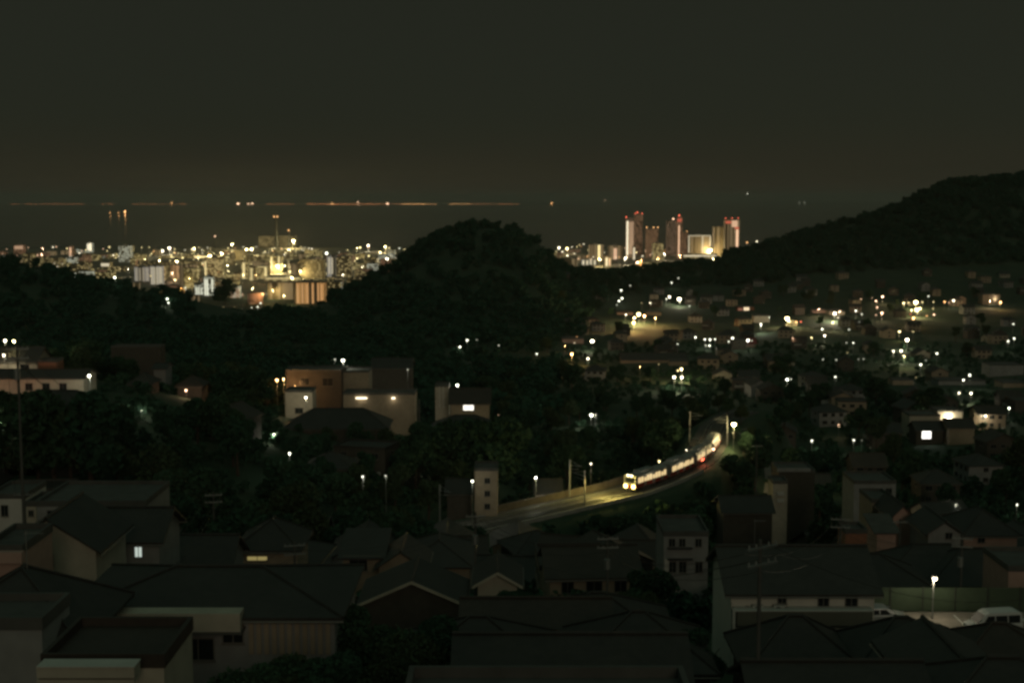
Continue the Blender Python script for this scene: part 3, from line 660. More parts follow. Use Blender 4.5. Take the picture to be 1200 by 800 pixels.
for s in np.arange(60, TLEN - 40, .8):
    p, h = track_at(s); c, sn = math.cos(h), math.sin(h)
    for oc in (-2.0, 2.0):
        cx, cy = p.x - sn * oc, p.y + c * oc
        vs = [(cx + c * a - sn * b, cy + sn * a + c * b, TZ + z) for z in (.22, .33) for a, b in ((-.12, -1.1), (.12, -1.1), (.12, 1.1), (-.12, 1.1))]
        mb.add(vs, [(0, 3, 2, 1), (4, 5, 6, 7), (0, 1, 5, 4), (1, 2, 6, 5), (2, 3, 7, 6), (3, 0, 4, 7)])
sl = mb.build('sleeper_row', M_CONCD, rw)
kw = ribbon('retaining_wall', -5.4, -5.0, -2.2, .75, M_CONC, ss0=60, ss1=S0 + 30); tag(kw, 'long low concrete kerb wall along the near edge of the railway embankment', 'wall')
bw = ribbon('boundary_wall', 5.6, 5.9, -1.5, 1.4, mat('pinkish_plaster', (.14, .12, .105), .9, .3, .7, .01), ss0=S0 - 34, ss1=S0 + 14); tag(bw, 'pinkish boundary wall behind the tracks lit by the train headlamps', 'wall')

# the train: four carriages round the curve, the nose towards the viewer
train = None
def carriage(s, L, nose=False, tail=False):
    pa, _ = track_at(s); pb, _ = track_at(s + L); d = pb - pa; h = math.atan2(d.y, d.x); c = (pa + pb) / 2
    off = 2.0
    nx, ny = -math.sin(h), math.cos(h)
    w = 1.4; z0, z1 = .95, 3.55
    m = MB(); l2 = L / 2 - .25
    prof = [(-w, z0), (w, z0), (w, z0 + 1.0), (w, z1 - .25), (w * .86, z1 + .1), (w * .5, z1 + .28), (-w * .5, z1 + .28), (-w * .86, z1 + .1), (-w, z1 - .25), (-w, z0 + 1.0)]
    n = len(prof)
    vs = [(-l2, x, z) for x, z in prof] + [(l2, x, z) for x, z in prof]
    m.add(vs, [(k, (k + 1) % n, n + (k + 1) % n, n + k) for k in range(n)] + [tuple(range(n - 1, -1, -1)), tuple(range(n, 2 * n))])
    b = m.build('carriage', M_TRAINS, train)
    b.location = (c.x - nx * off - train.location.x, c.y - ny * off - train.location.y, .46)
    b.rotation_euler = (0, 0, h)
    k = MB()
    for sy in (-1, 1): k.box(-l2, min(sy * (w + .003), sy * (w + .02)), z0, l2, max(sy * (w + .003), sy * (w + .02)), z0 + .85)
    if nose: k.box(-l2 - .02, -w, z0, -l2 - .003, w, z0 + .7)
    k.build('red_band', M_TRAINR, b)
    for x in (-L * .33, L * .33):
        k = MB(); k.box(x - 1.3, -1.0, .35, x + 1.3, 1.0, .95)
        for dx in (-.9, .9):
            for sy in (-1, 1): k.tube((x + dx, sy * .55, .42), (x + dx, sy * .68, .42), .42, .42, 12)
        k.build('bogie', M_DARKM, b)
    k = MB(); k.box(-L * .28, -.9, z1 + .28, L * .12, .9, z1 + .62); k.build('roof_aircon', M_METAL, b)
    xs = [(-l2 + 1.6 + i * (L - 3.4) / 9) for i in range(10)]
    for i, x in enumerate(xs):
        for sy in (-1, 1):
            if i in (2, 5, 8):
                k = MB(); k.box(x - .55, min(sy * (w + .022), sy * (w + .045)), z0 + .1, x + .55, max(sy * (w + .022), sy * (w + .045)), z0 + 2.05); k.build('door', M_TRAINS, b)
                k = MB(); k.box(x - .4, min(sy * (w + .047), sy * (w + .055)), z0 + 1.0, x + .4, max(sy * (w + .047), sy * (w + .055)), z0 + 1.85); k.build('door_window', E_TRAIN, b)
            else:
                k = MB(); k.box(x - .46, min(sy * (w + .004), sy * (w + .02)), z0 + .95, x + .46, max(sy * (w + .004), sy * (w + .02)), z0 + 2.12); k.build('window', E_TRAIN, b)
    if nose:
        k = MB(); k.box(-l2 - .05, -1.15, z0 + 1.15, -l2 - .01, 1.15, z0 + 2.15); k.build('windscreen', M_GLASS, b)
        for y in (-.95, .95):
            k = MB(); k.ball((-l2 - .12, y, z0 + .35), .12, .40, .40, 12, 8); k.build('headlight', glow('H', 15), b)
            l = bpy.data.objects.new('headlight_beam', spot); COL.objects.link(l); l.parent = b; l.location = (-l2 - .6, y, z0 + .55); l.rotation_euler = (0, R(83), math.pi)
            l.rotation_euler = Vector((1, 0, .10)).to_track_quat('Z', 'Y').to_euler()
        for y in (-.42, .42):
            k = MB(); k.ball((-l2 - .06, y, z1 + .02), .08, .24, .18, 10, 6); k.build('marker_light', glow('C', 7), b)
        l = bpy.data.objects.new('headlight_spill', light_data('H', 2600, .5)); COL.objects.link(l); l.parent = b; l.location = (-l2 - 7.5, 1.0, z0 + 1.6)
    else:
        k = MB(); k.box(-l2 - .26, -.5, z0 + .1, -l2, .5, z1 - .3); k.build('gangway', M_DARKM, b)
    if not nose:
        k = MB(); k.path([(1, -.6, z1 + .6), (2.2, 0, z1 + 1.5), (1, .6, z1 + .6)], .04); k.tube((2.2, -.8, z1 + 1.5), (2.2, .8, z1 + 1.5), .04); k.build('pantograph', M_DARKM, b)
    # what the lit saloon throws out on the ballast and slope
    for sy in (-1, 1):
        l = bpy.data.objects.new('window_spill', light_data('C', 26, .8)); COL.objects.link(l); l.parent = b; l.location = (0, sy * 2.4, z0 + 1.9)
    return b
LC['H'] = (1.0, .78, .20); CN['H'] = 'headlamp yellow'
spot = bpy.data.lights.new('headlight_beam', 'SPOT'); spot.energy = 1500; spot.color = LC['H']; spot.spot_size = R(58); spot.spot_blend = .7; spot.shadow_soft_size = .3
pn, hn = track_at(S0)
train = empty('train', (pn.x, pn.y, TZ), 0, 'lit four-car passenger train with yellow headlights rounding the curve', 'train')
for i in range(4): carriage(S0 + .5 + i * 14.6, 14.2, nose=(i == 0))
PROTECT.append((728, 500, 838, 580, 285)); PROTECT.append((640, 540, 730, 596, 262)); PROTECT.append((838, 495, 850, 530, 345))
def mast_catenary(s, off, label, hh=8.0):
    p, h = track_at(s); nx, ny = -math.sin(h), math.cos(h); x, y = p.x + nx * off, p.y + ny * off
    root = empty('catenary_mast', (x, y, TZ), h, label, 'mast', 'overhead line masts along the railway')
    m = MB(); m.tube((0, 0, -1), (0, 0, hh), .16, .13, 8); m.build('pole', M_METAL, root)
    m = MB(); sg = -1 if off > 0 else 1
    m.tube((0, 0, hh - 1.2), (0, sg * 3.4, hh - .9), .06); m.tube((0, 0, hh - .1), (0, sg * 3.0, hh - .95), .035); m.tube((0, 0, hh - 2.0), (0, sg * 2.6, hh - 1.7), .04); m.build('bracket_arm', M_METAL, root)
    return root
for s, off, lb in ((S0 - 10, 5.0, 'steel overhead line mast just ahead of the train'), (S0 - 16, -4.8, 'steel overhead line mast by the kerb wall ahead of the train'), (S0 - 46, 5.0, 'steel overhead line mast in front of the pinkish boundary wall'), (S0 + 33, -4.8, 'pale overhead line mast standing before the middle of the train'),
                   (S0 + 62, -4.8, 'overhead line mast at the tail of the train beside the red signal'), (S0 + 66, 5.0, 'overhead line mast behind the tail of the train'), (S0 - 76, -4.8, 'overhead line mast far ahead of the train near the dark trees')):
    mast_catenary(s, off, lb)
# signal at the tail: red glow
p, h = track_at(S0 + 66); sg = P(836, 526, 313)
root = empty('railway_signal', (sg.x, sg.y, tz(sg.x, sg.y)), 0, 'railway signal with a glowing red lamp at the tail of the train', 'signal')
H = sg.z - tz(sg.x, sg.y)
m = MB(); m.tube((0, .2, -.5), (0, .2, H + 1), .09, .08, 8); m.build('post', M_METAL, root)
m = MB(); m.box(-.3, .0, H - .6, .3, .18, H + .9); m.build('signal_head', M_DARKM, root)
m = MB(); m.ball((0, -.08, H), .28, .14, .28, 10, 6); m.build('signal_lens', glow('P', 6), root)
for dy in (-.8,):
    l = bpy.data.objects.new('signal_light', light_data('R', 480, .3)); COL.objects.link(l); l.parent = root; l.location = (-2.4, -.6, H - 2.4)

# ================================================================== HOUSES
W_FRONT = None
def window(parent, x, z, w, h, lit=None, y=None, side='f', W_=0, Dp=0, detail=True):
    """framed window standing proud of a wall; side f/b/l/r; (x,z) its centre along that wall"""
    m = MB(); t = .07
    m.box(-w / 2 - t, -.06, -h / 2 - t, w / 2 + t, -.004, -h / 2, 0); m.box(-w / 2 - t, -.06, h / 2, w / 2 + t, -.004, h / 2 + t, 0)
    m.box(-w / 2 - t, -.06, -h / 2, -w / 2, -.004, h / 2, 0); m.box(w / 2, -.06, -h / 2, w / 2 + t, -.004, h / 2, 0); m.box(-.03, -.05, -h / 2, .03, -.004, h / 2, 0)
    m.box(-w / 2 - t - .05, -.13, -h / 2 - t - .06, w / 2 + t + .05, -.004, -h / 2 - t - .003, 0)
    o = m.build('window', M_FRAME, parent)
    g = MB(); g.box(-w / 2, -.03, -h / 2, -.03, -.008, h / 2); g.box(.03, -.03, -h / 2, w / 2, -.008, h / 2)
    g.build('pane', lit or M_GLASS, o)
    pos = {'f': ((x, -Dp / 2, z), 0), 'b': ((x, Dp / 2, z), math.pi), 'l': ((-W_ / 2, x, z), -math.pi / 2), 'r': ((W_ / 2, x, z), math.pi / 2)}[side]
    o.location, o.rotation_euler = pos[0], (0, 0, pos[1])
    return o
def roofmesh(w, d, H, rh, kind, ov=.55, th=.16):
    """hip, gable ('gable': ridge along x; 'gablef': gable end facing front), flat, or shed roof sheet with thickness and overhang"""
    a, b = w / 2 + ov, d / 2 + ov; m = MB(); k = rh / (d / 2 if kind != 'gablef' else w / 2)
    dz = -ov * k * .9
    def slab(top, faces):
        n = len(top); vs = top + [(x, y, z - th) for x, y, z in top]
        m.add(vs, faces + [tuple(n + i for i in reversed(f)) for f in faces])
        # border
        cnt = {}
        for f in faces:
            for i in range(len(f)):
                e = (f[i], f[(i + 1) % len(f)]); cnt[e] = 1
        for (i, j) in cnt:
            if (j, i) not in cnt: m.add([top[j], top[i], (top[i][0], top[i][1], top[i][2] - th), (top[j][0], top[j][1], top[j][2] - th)], [(0, 1, 2, 3)])
    e = H + dz
    if kind == 'hip':
        q = max(a - b, .4) if a > b else .4
        qb = max(b - a, .0)
        if a >= b: top = [(-a, -b, e), (a, -b, e), (a, b, e), (-a, b, e), (-q, 0, H + rh), (q, 0, H + rh)]; fs = [(0, 1, 5, 4), (1, 2, 5), (2, 3, 4, 5), (3, 0, 4)]
        else: top = [(-a, -b, e), (a, -b, e), (a, b, e), (-a, b, e), (0, -qb, H + rh), (0, qb, H + rh)]; fs = [(0, 1, 4), (1, 2, 5, 4), (2, 3, 5), (3, 0, 4, 5)]
        slab(top, fs)
        r0, r1 = top[4], top[5]
        m.tube((r0[0], r0[1], r0[2] + .03), (r1[0] + .01, r1[1], r1[2] + .03), .13, .13, 6)
        for cidx in range(4):
            rr_ = (r0 if (cidx in (0, 3)) else r1) if a >= b else (r0 if cidx < 2 else r1)
            m.tube((top[cidx][0], top[cidx][1], top[cidx][2] + .03), (rr_[0], rr_[1], rr_[2] + .03), .09, .09, 5)
    elif kind == 'gable':
        top = [(-a, -b, e), (a, -b, e), (a, 0, H + rh), (-a, 0, H + rh), (a, b, e), (-a, b, e)]; slab(top, [(0, 1, 2, 3), (3, 2, 4, 5)])
        m.tube((-a, 0, H + rh + .03), (a, 0, H + rh + .03), .13, .13, 6)
    elif kind == 'gablef':
        top = [(-a, -b, e), (0, -b, H + rh), (0, b, H + rh), (-a, b, e), (a, -b, e), (a, b, e)]; slab(top, [(0, 1, 2, 3), (1, 4, 5, 2)])
        m.tube((0, -b, H + rh + .03), (0, b, H + rh + .03), .13, .13, 6)
    elif kind == 'shed':
        top = [(-a, -b, H - .1), (a, -b, H - .1), (a, b, H + rh), (-a, b, H + rh)]; slab(top, [(0, 1, 2, 3)])
    else:
        m.box(-a + ov, -b + ov, H + .004, a - ov, b - ov, H + .12)
        for bx in ((-w / 2 - .06, -d / 2 - .06, w / 2 + .06, -d / 2 + .14), (-w / 2 - .06, d / 2 - .14, w / 2 + .06, d / 2 + .06), (-w / 2 - .06, -d / 2 + .14, -w / 2 + .14, d / 2 - .14), (w / 2 - .14, -d / 2 + .14, w / 2 + .06, d / 2 - .14)):
            m.box(bx[0], bx[1], H - .1, bx[2], bx[3], H + .5)
    return m
def house(x, y, g, w, d, H, kind, rh, wall, roof, wins=(), rz=0.0, label=None, group=None, name='house', base=4.0, door=True, gutter=True, cat='house', lots=False):
    """house > wall, roof, windows (> pane), door (> handle). (x, y, g) is the middle of its footprint."""
    root = empty(name, (x, y, g), rz, label, cat, group)
    m = MB(); m.box(-w / 2, -d / 2, -base, w / 2, d / 2, H)
    if kind == 'gable':
        for s in (-1, 1): m.add([(s * w / 2, -d / 2, H), (s * w / 2, d / 2, H), (s * w / 2, 0, H + rh - .05)], [(0, 1, 2) if s > 0 else (2, 1, 0)])
    if kind == 'gablef':
        for s in (-1, 1): m.add([(-w / 2, s * d / 2, H), (w / 2, s * d / 2, H), (0, s * d / 2, H + rh - .05)], [(0, 1, 2) if s < 0 else (2, 1, 0)])
    if kind == 'shed':
        m.add([(-w / 2, d / 2, H), (w / 2, d / 2, H), (w / 2, d / 2, H + rh - .1), (-w / 2, d / 2, H + rh - .1)], [(0, 1, 2, 3)])
        for s in (-1, 1): m.add([(s * w / 2, -d / 2, H), (s * w / 2, d / 2, H), (s * w / 2, d / 2, H + rh - .1)], [(0, 1, 2)])
    m.build('wall', wall, root)
    rf = roofmesh(w, d, H, rh, kind).build('roof', roof, root)
    if kind in ('hip', 'gable', 'gablef') and gutter:
        k = rh / (d / 2 if kind != 'gablef' else w / 2); e = H - .5 * k - .22
        for s in (-1, 1):
            gm = MB()
            if kind == 'gablef': gm.tube((s * (w / 2 + .6), -d / 2 - .5, e), (s * (w / 2 + .6), d / 2 + .5, e), .06, .06, 5)
            else: gm.tube((-w / 2 - .55, s * (d / 2 + .6), e), (w / 2 + .55, s * (d / 2 + .6), e), .06, .06, 5)
            gm.build('gutter', M_FRAME, rf)
    for wd in wins:
        window(root, wd[1], wd[2], wd[3], wd[4], wd[5] if len(wd) > 5 else None, side=wd[0], W_=w, Dp=d)
    if door:
        m = MB(); m.box(-.45, -.07, 0, .45, -.004, 2.0); o = m.build('door', M_BROWN, root); o.location = (w * .28, -d / 2, .1)
        k = MB(); k.tube((.3, -.12, 1.0), (.3, -.07, 1.0), .03); k.tube((.3, -.12, .92), (.3, -.12, 1.1), .02); k.build('handle', M_METAL, o)
    FOOT.append((x, y, max(w, d) * .62))
    return root
def hpx(px0, px1, eave, D, d, **kw):
    """a house whose front wall spans px0..px1 with its eaves line at row `eave`, D metres out"""
    a = P(px0, eave, D); b = P(px1, eave, D); x = (a.x + b.x) / 2; w = b.x - a.x
    g = tz(x, D + d / 2)
    H = a.z - g
    top = eave - 6
    ph = kw.pop('ph', 34)
    PROTECT.append((px0, top, px1, eave + min(ph, H * F / D), D))
    return house(x, D + d / 2, g, w, d, max(H, 2.5), **kw)
def winpx(root, px0, px1, y0, y1, lit=None, Dp=None, proud=0.0):
    """window on the front wall of `root` covering these picture columns and rows"""
    D = root.location.y - Dp / 2; a = P(px0, y1, D); b = P(px1, y0, D)
    return window(root, (a.x + b.x) / 2 - root.location.x, (a.z + b.z) / 2 - root.location.z, b.x - a.x, b.z - a.z, lit, side='f', Dp=Dp + proud * 2)
def boxpx(root, name, px0, px1, y0, y1, Dp, proud, m, parent=None, thick=None):
    D = root.location.y - Dp / 2 - proud; a = P(px0, y1, D); b = P(px1, y0, D); o = root.location
    mb = MB(); mb.box(a.x - o.x, -Dp / 2 - proud, a.z - o.z, b.x - o.x, -Dp / 2 - (.003 if thick is None else proud - thick), b.z - o.z)
    return mb.build(name, m, parent or root)
def apex(px, row, D, w, d, rh, kind, wall, roof, label, H=None, rz=0.0, wins=(), group='dark roofed houses of the valley', **kw):
    p = P(px, row, D); g = tz(p.x, D); Hh = p.z - rh - g
    if Hh < 2.6: g -= (2.6 - Hh); Hh = 2.6
    q = proj((p.x - w / 2, D, p.z)); q2 = proj((p.x + w / 2, D, p.z))
    PROTECT.append((q[0] + 4, row, q2[0] - 4, row + (40 if D < 100 else 20), D))
    return house(p.x, D, g, w, d, Hh, kind, rh, wall, roof, wins, rz, label, group, **kw)
def bargeboards(root, w, d, H, rh, m=M_CREAM):
    k = rh / (w / 2); a = w / 2 + .55; e = H - .55 * k
    for s in (-1, 1):
        mb = MB(); y = -d / 2 - .58
        mb.add([(s * a, y, e - .22), (s * a, y, e + .04), (0, y, H + rh + .04), (0, y, H + rh - .24), (s * a, y - .05, e - .22), (s * a, y - .05, e + .04), (0, y - .05, H + rh + .04), (0, y - .05, H + rh - .24)],
               [(0, 1, 2, 3), (7, 6, 5, 4), (0, 4, 5, 1), (1, 5, 6, 2), (2, 6, 7, 3), (3, 7, 4, 0)])
        mb.build('bargeboard', m, root)

# ---- white two-storey house by the car park
wh = hpx(857, 1025, 690, 98, 9.0, kind='gable', rh=2.1, wall=mat('fresh_white_stucco', (.78, .74, .66), .85, .08, 1.1, .01), roof=M_SLATE, label='long white two-storey house with dark low roof and olive balcony band beside the car park', door=False, base=6)
wh_g = wh.location.z
winpx(wh, 912, 921, 695, 706, Dp=9); winpx(wh, 959, 971, 694, 710.5, Dp=9); winpx(wh, 991, 1004.5, 694, 710, Dp=9)
b = boxpx(wh, 'balcony', 864, 1023, 716.5, 732.5, 9, 1.0, M_BAND)
boxpx(wh, 'coping', 862, 1024, 714.8, 716.3, 9, 1.08, M_WHITE, b); boxpx(wh, 'ledge', 862, 1024, 732.8, 734.6, 9, 1.06, M_DARKM, b)
boxpx(wh, 'corner_post', 857.5, 862, 713, 790, 9, 1.0, M_WHITE, thick=.25)
m = MB(); m.path([(-5.25, -4.62, 5.4), (-5.25, -4.62, -.5)], .055); m.build('downpipe', M_WHITE, wh)
m = MB(); m.path([(-4.2, -4.56, 5.15), (-3.4, -4.56, 5.05), (4.8, -4.56, 4.62)], .025); m.build('conduit', M_DARKM, wh)
for x in (-3.75, -2.2):
    m = MB(); m.box(x, -4.95, 4.75, x + .8, -4.56, 5.3); a = m.build('aircon_unit', M_ACUNIT, wh)
    m = MB(); m.tube((x + .32, -4.99, 5.02), (x + .32, -4.955, 5.02), .2, .2, 14); m.build('fan_grille', M_DARKM, a)
# potted white trellis at the corner post
# ---- car park with lamp, fence and two vehicles
lot = MB(); lot.add([(26.6, 93, 145.03), (75, 93, 145.03), (75, 112.6, 145.03), (26.6, 112.6, 145.03)], [(0, 1, 2, 3)]); tag(lot.build('car_park', M_LOT), kind='structure')
for i, x in enumerate(np.arange(29, 60, 2.7)):
    k = MB(); k.add([(x, 106.8, 145.036), (x + .12, 106.8, 145.036), (x + .12, 111.8, 145.036), (x, 111.8, 145.036)], [(0, 1, 2, 3)]); tag(k.build('parking_marking', M_PAINT), kind='structure')
fn = empty('mesh_fence', (26.6, 112.9, 145), 0, 'dull green fence along the back of the lamp-lit car park', 'fence')
k = MB(); k.box(0, 0, .05, 44, .04, 2.05); k.build('panel', M_FENCE, fn)
for x in np.arange(0, 44.1, 2.75):
    k = MB(); k.box(x - .04, -.06, -.5, x + .04, -.004, 2.15); k.build('post', M_DARKM, fn)
pl = P(1095, 677, 110.6); root = empty('street_lamp', (pl.x, pl.y + .2, 145), 0, 'glowing lamp on a slim pale pole standing in the car park between the two vehicles', 'lamp')
H = pl.z - 145
m = MB(); m.tube((0, 0, 0), (0, 0, .5), .09, .09, 10); m.tube((0, 0, .5), (0, 0, H + .25), .055, .045, 10); m.tube((0, 0, H + .25), (0, -.35, H + .3), .035, .03, 8); m.build('pole', M_METAL, root)
m = MB(); m.ball((0, -.3, H), .19, .19, .17, 14, 8); m.build('lamp_globe', glow('C', 7), root)
m = MB(); m.ball((0, -.3, H + .17), .2, .2, .07, 12, 5); m.build('lamp_hood', M_DARKM, root)
l = bpy.data.objects.new('lamp_light', light_data('C', 165, .2)); COL.objects.link(l); l.parent = root; l.location = (0, -.36, H - .32)
PROTECT += [(1030, 690, 1200, 745, 104), (1085, 665, 1105, 745, 100)]
FOOT.append((48, 103, 22))

def vehicle(x, y, z, rz, kind, paint, label, L, Wd, Hh, name='parked_car', cat='car'):
    root = empty(name, (x, y, z), rz, label, cat)
    hw = Wd / 2
    if kind == 'van':   # snub nosed, upright cabin; front at -x
        low = [(-L / 2, .32), (-L / 2, .62), (-L / 2 + .04, .86), (-L / 2 + .55, 1.02), (L / 2 - .02, 1.08), (L / 2, .32)]
        top = [(-L / 2 + .5, 1.02), (-L / 2 + 1.15, Hh - .18), (-L / 2 + 1.55, Hh - .02), (L / 2 - .5, Hh), (L / 2 - .12, Hh - .12), (L / 2 - .04, 1.08)]
    else:
        low = [(-L / 2, .3), (-L / 2, .58), (-L / 2 + .12, .74), (-L / 2 + .98, .94), (L / 2 - .3, .96), (L / 2, .8), (L / 2, .3)]
        top = [(-L / 2 + .95, .94), (-L / 2 + 1.7, Hh - .06), (-L / 2 + 2.2, Hh), (L / 2 - 1.0, Hh - .03), (L / 2 - .35, .96)]
    def loft(prof, w0, w1, m_, zb, zt):
        mb = MB(); n = len(prof); vs = []
        for s in (-1, 1):
            for (px_, pz) in prof: vs.append((px_, s * (w0 + (w1 - w0) * max(0, (pz - zb)) / (zt - zb)), pz))
        return mb.add(vs, [(k, (k + 1) % n, n + (k + 1) % n, n + k) for k in range(n)] + [tuple(range(n - 1, -1, -1)), tuple(range(n, 2 * n))])
    b = loft(low, hw, hw * .985, paint, .3, 1.0); t_ = loft(top, hw * .97, hw * .80, paint, 1.0, Hh)
    b.add(t_.v, t_.f)
    body = b.build('body', paint, root)
    bev = body.modifiers.new('soft_edges', 'BEVEL'); bev.width = .07; bev.segments = 3; bev.limit_method = 'ANGLE'; bev.angle_limit = R(28)
    for p_ in body.data.polygons: p_.use_smooth = False
    # glass: windscreen, rear, sides
    def quad_on(p0, p1, f0, f1, nm, out):
        (x0, z0), (x1, z1) = p0, p1; zz = lambda z_: hw * .97 + (hw * .80 - hw * .97) * max(0, z_ - 1.0) / (Hh - 1.0)
        X0, Z0, X1, Z1 = x0 + (x1 - x0) * f0, z0 + (z1 - z0) * f0, x0 + (x1 - x0) * f1, z0 + (z1 - z0) * f1
        q = MB(); w_0, w_1 = zz(Z0) - .10, zz(Z1) - .10
        q.add([(X0 + out, -w_0, Z0 + .012), (X0 + out, w_0, Z0 + .012), (X1 + out, w_1, Z1 + .012), (X1 + out, -w_1, Z1 + .012), (X0 - out * 2, -w_0, Z0 - .02), (X0 - out * 2, w_0, Z0 - .02), (X1 - out * 2, w_1, Z1 - .02), (X1 - out * 2, -w_1, Z1 - .02)], [(0, 3, 2, 1), (4, 5, 6, 7), (0, 1, 5, 4), (1, 2, 6, 5), (2, 3, 7, 6), (3, 0, 4, 7)])
        q.build(nm, M_CARGLASS, root)
    quad_on(top[0], top[1], .08, .95, 'windscreen', -.012)
    quad_on(top[-1], top[-2], .12, .9, 'rear_window', .012)
    xa, xb = top[1][0] - .25, top[-2][0] - .12 if kind == 'van' else top[-2][0] - .05
    nwin = 3 if kind == 'van' else 2
    for sy in (-1, 1):
        for i in range(nwin):
            x0 = xa + (xb - xa) * i / nwin + .04; x1 = xa + (xb - xa) * (i + 1) / nwin - .04
            zlo, zhi = 1.1 if kind == 'van' else 1.0, Hh - .28 if kind == 'van' else Hh - .16
            yl = hw * .97 + (hw * .80 - hw * .97) * (zlo - 1.0) / (Hh - 1.0); yh = hw * .97 + (hw * .80 - hw * .97) * (zhi - 1.0) / (Hh - 1.0)
            x0t = x0 + (.42 if i == 0 else 0); q = MB()
            q.add([(x0, sy * (yl + .012), zlo), (x1, sy * (yl + .012), zlo), (x1, sy * (yh + .012), zhi), (x0t, sy * (yh + .012), zhi), (x0, sy * (yl - .03), zlo), (x1, sy * (yl - .03), zlo), (x1, sy * (yh - .03), zhi), (x0t, sy * (yh - .03), zhi)], [(0, 1, 2, 3), (7, 6, 5, 4), (0, 4, 5, 1), (1, 5, 6, 2), (2, 6, 7, 3), (3, 7, 4, 0)])
            q.build('side_window', M_CARGLASS, root)
        k = MB(); k.ball((-L / 2 + .07, sy * (hw - .27), .72), .09, .2, .12, 10, 6); k.build('headlight', M_GREY, root)
        k = MB(); k.box(L / 2 - .05, min(sy * (hw - .32), sy * (hw - .06)), .68, L / 2 + .015, max(sy * (hw - .32), sy * (hw - .06)), 1.0); k.build('tail_light', M_TRAINR, root)
        k = MB(); k.ball((-L / 2 + 1.15, sy * (hw + .1), 1.08), .07, .11, .09, 8, 6); k.build('wing_mirror', paint, root)
        for xw in (-L / 2 + .72, L / 2 - .78):
            k = MB(); k.tube((xw, sy * (hw - .2), .31), (xw, sy * (hw + .012), .31), .31, .31, 18); o = k.build('wheel', M_TYRE, root)
            k = MB(); k.tube((xw, sy * (hw + .013), .31), (xw, sy * (hw + .02), .31), .19, .17, 12); k.build('rim', M_METAL, o)
    k = MB(); k.box(-L / 2 - .05, -hw + .1, .32, -L / 2 + .1, hw - .1, .52); k.build('bumper', paint, root)
    k = MB(); k.box(-L / 2 - .065, -.18, .36, -L / 2 - .052, .18, .48); k.build('number_plate', M_WHITE, root)
    return root
p = P(1165, 728, 106.6); vehicle(p.x, 106.8, 145.03, R(8), 'van', M_CARW, 'white minivan parked beyond the lamp on the lit car park, nose towards the lamp', 4.35, 1.68, 1.98, 'parked_van', 'van')
p = P(1030, 722, 109.5); vehicle(p.x, 109.5, 145.03, R(184), 'car', M_CARS, 'silver car parked half hidden behind the end of the long white house', 4.5, 1.7, 1.52)

# ---- near dark roofs in front of the white house
apex(932, 721, 80, 6.3, 6.3, 2.0, 'hip', M_BROWN, M_ROOF, 'dark hip roof just below the utility pole and the long white house')
apex(1056, 723, 80, 6.6, 6.4, 2.0, 'hip', M_BROWN, M_ROOF, 'dark hip roof between the white house and the car park')
apex(1101, 734, 82, 4.4, 5, 1.3, 'hip', M_GREY, M_ROOF, 'small rounded dark roof in front of the lamp-lit car park')
apex(1104, 746, 71, 4.6, 6, 1.1, 'gablef', M_GREY, M_SLATE, 'small grey gable-ended shed below the car park')
apex(700, 694, 96, 10, 9, 2.3, 'hip', M_BROWN, M_ROOF, 'black hip roof below and beside the pale three-storey block')
apex(628, 700, 92, 9.5, 9, 2.2, 'gable', M_BROWN, M_ROOFB, 'black ridge roof behind the small cream walled house')
apex(748, 716, 84, 8, 8, 2.2, 'hip', M_BROWN, M_ROOF, 'black hip roof just before the end of the long white house')
apex(560, 722, 80, 10, 9, 2.4, 'hip', M_BROWN, M_ROOF, 'black hip roof at the foot of the middle utility pole')
apex(668, 742, 68, 11, 8, 2.2, 'gable', M_BROWN, M_ROOF, 'broad black ridge roof above the nearest flat roof edge')
apex(1170, 730, 80, 9.5, 9, 2.4, 'hip', M_BROWN, M_ROOFB, 'dark hip roof in front of the parked white minivan')
apex(975, 774, 62, 7.5, 7, 1.6, 'gable', M_BROWN, M_ROOF, 'low dark ridge roof nearest below the white house')
apex(1175, 770, 62, 8.5, 7, 1.8, 'hip', M_GREY, M_ROOF, 'dark roof in the lowest corner below the minivan')
for px, py, w, rz, lb in ((984, 788, 1.1, .4, 'small pale folded tarp lying on the nearest dark roof'), (1093, 788, 1.2, -.1, 'flat pale board lying low between the dark roofs under the car park')):
    p = hit(px, py, 3.2); root = MB(); n_ = 7
    vs = []; fs = []
    for i in range(n_):
        for j in range(4): vs.append((i / 6 * w - w / 2, j / 3 * .5 - .25, .05 * math.sin(i * 1.9 + j) + .06 * j))
    for i in range(n_ - 1):
        for j in range(3): a = i * 4 + j; fs.append((a, a + 4, a + 5, a + 1))
    root.add(vs, fs); n0 = len(vs); root.add([(x, y, z - .03) for x, y, z in vs], [tuple(reversed(f)) for f in fs])
    o = root.build('tarpaulin', M_CARW); 
    # resting on its own low lean-to roof
    pz = p.z; o.location = (p.x, p.y, pz + .08); o.rotation_euler = (R(18), 0, rz); tag(o, lb, 'tarp')
    house(p.x, p.y + .2, tz(p.x, p.y), 3.2, 2.6, max(pz - tz(p.x, p.y) - .1, 1.5), 'flat', 0, M_GREY, M_SLATE, (), 0, 'little flat roofed shed under ' + ('the folded tarp' if px < 1000 else 'the pale board'), door=False, cat='shed', name='shed')

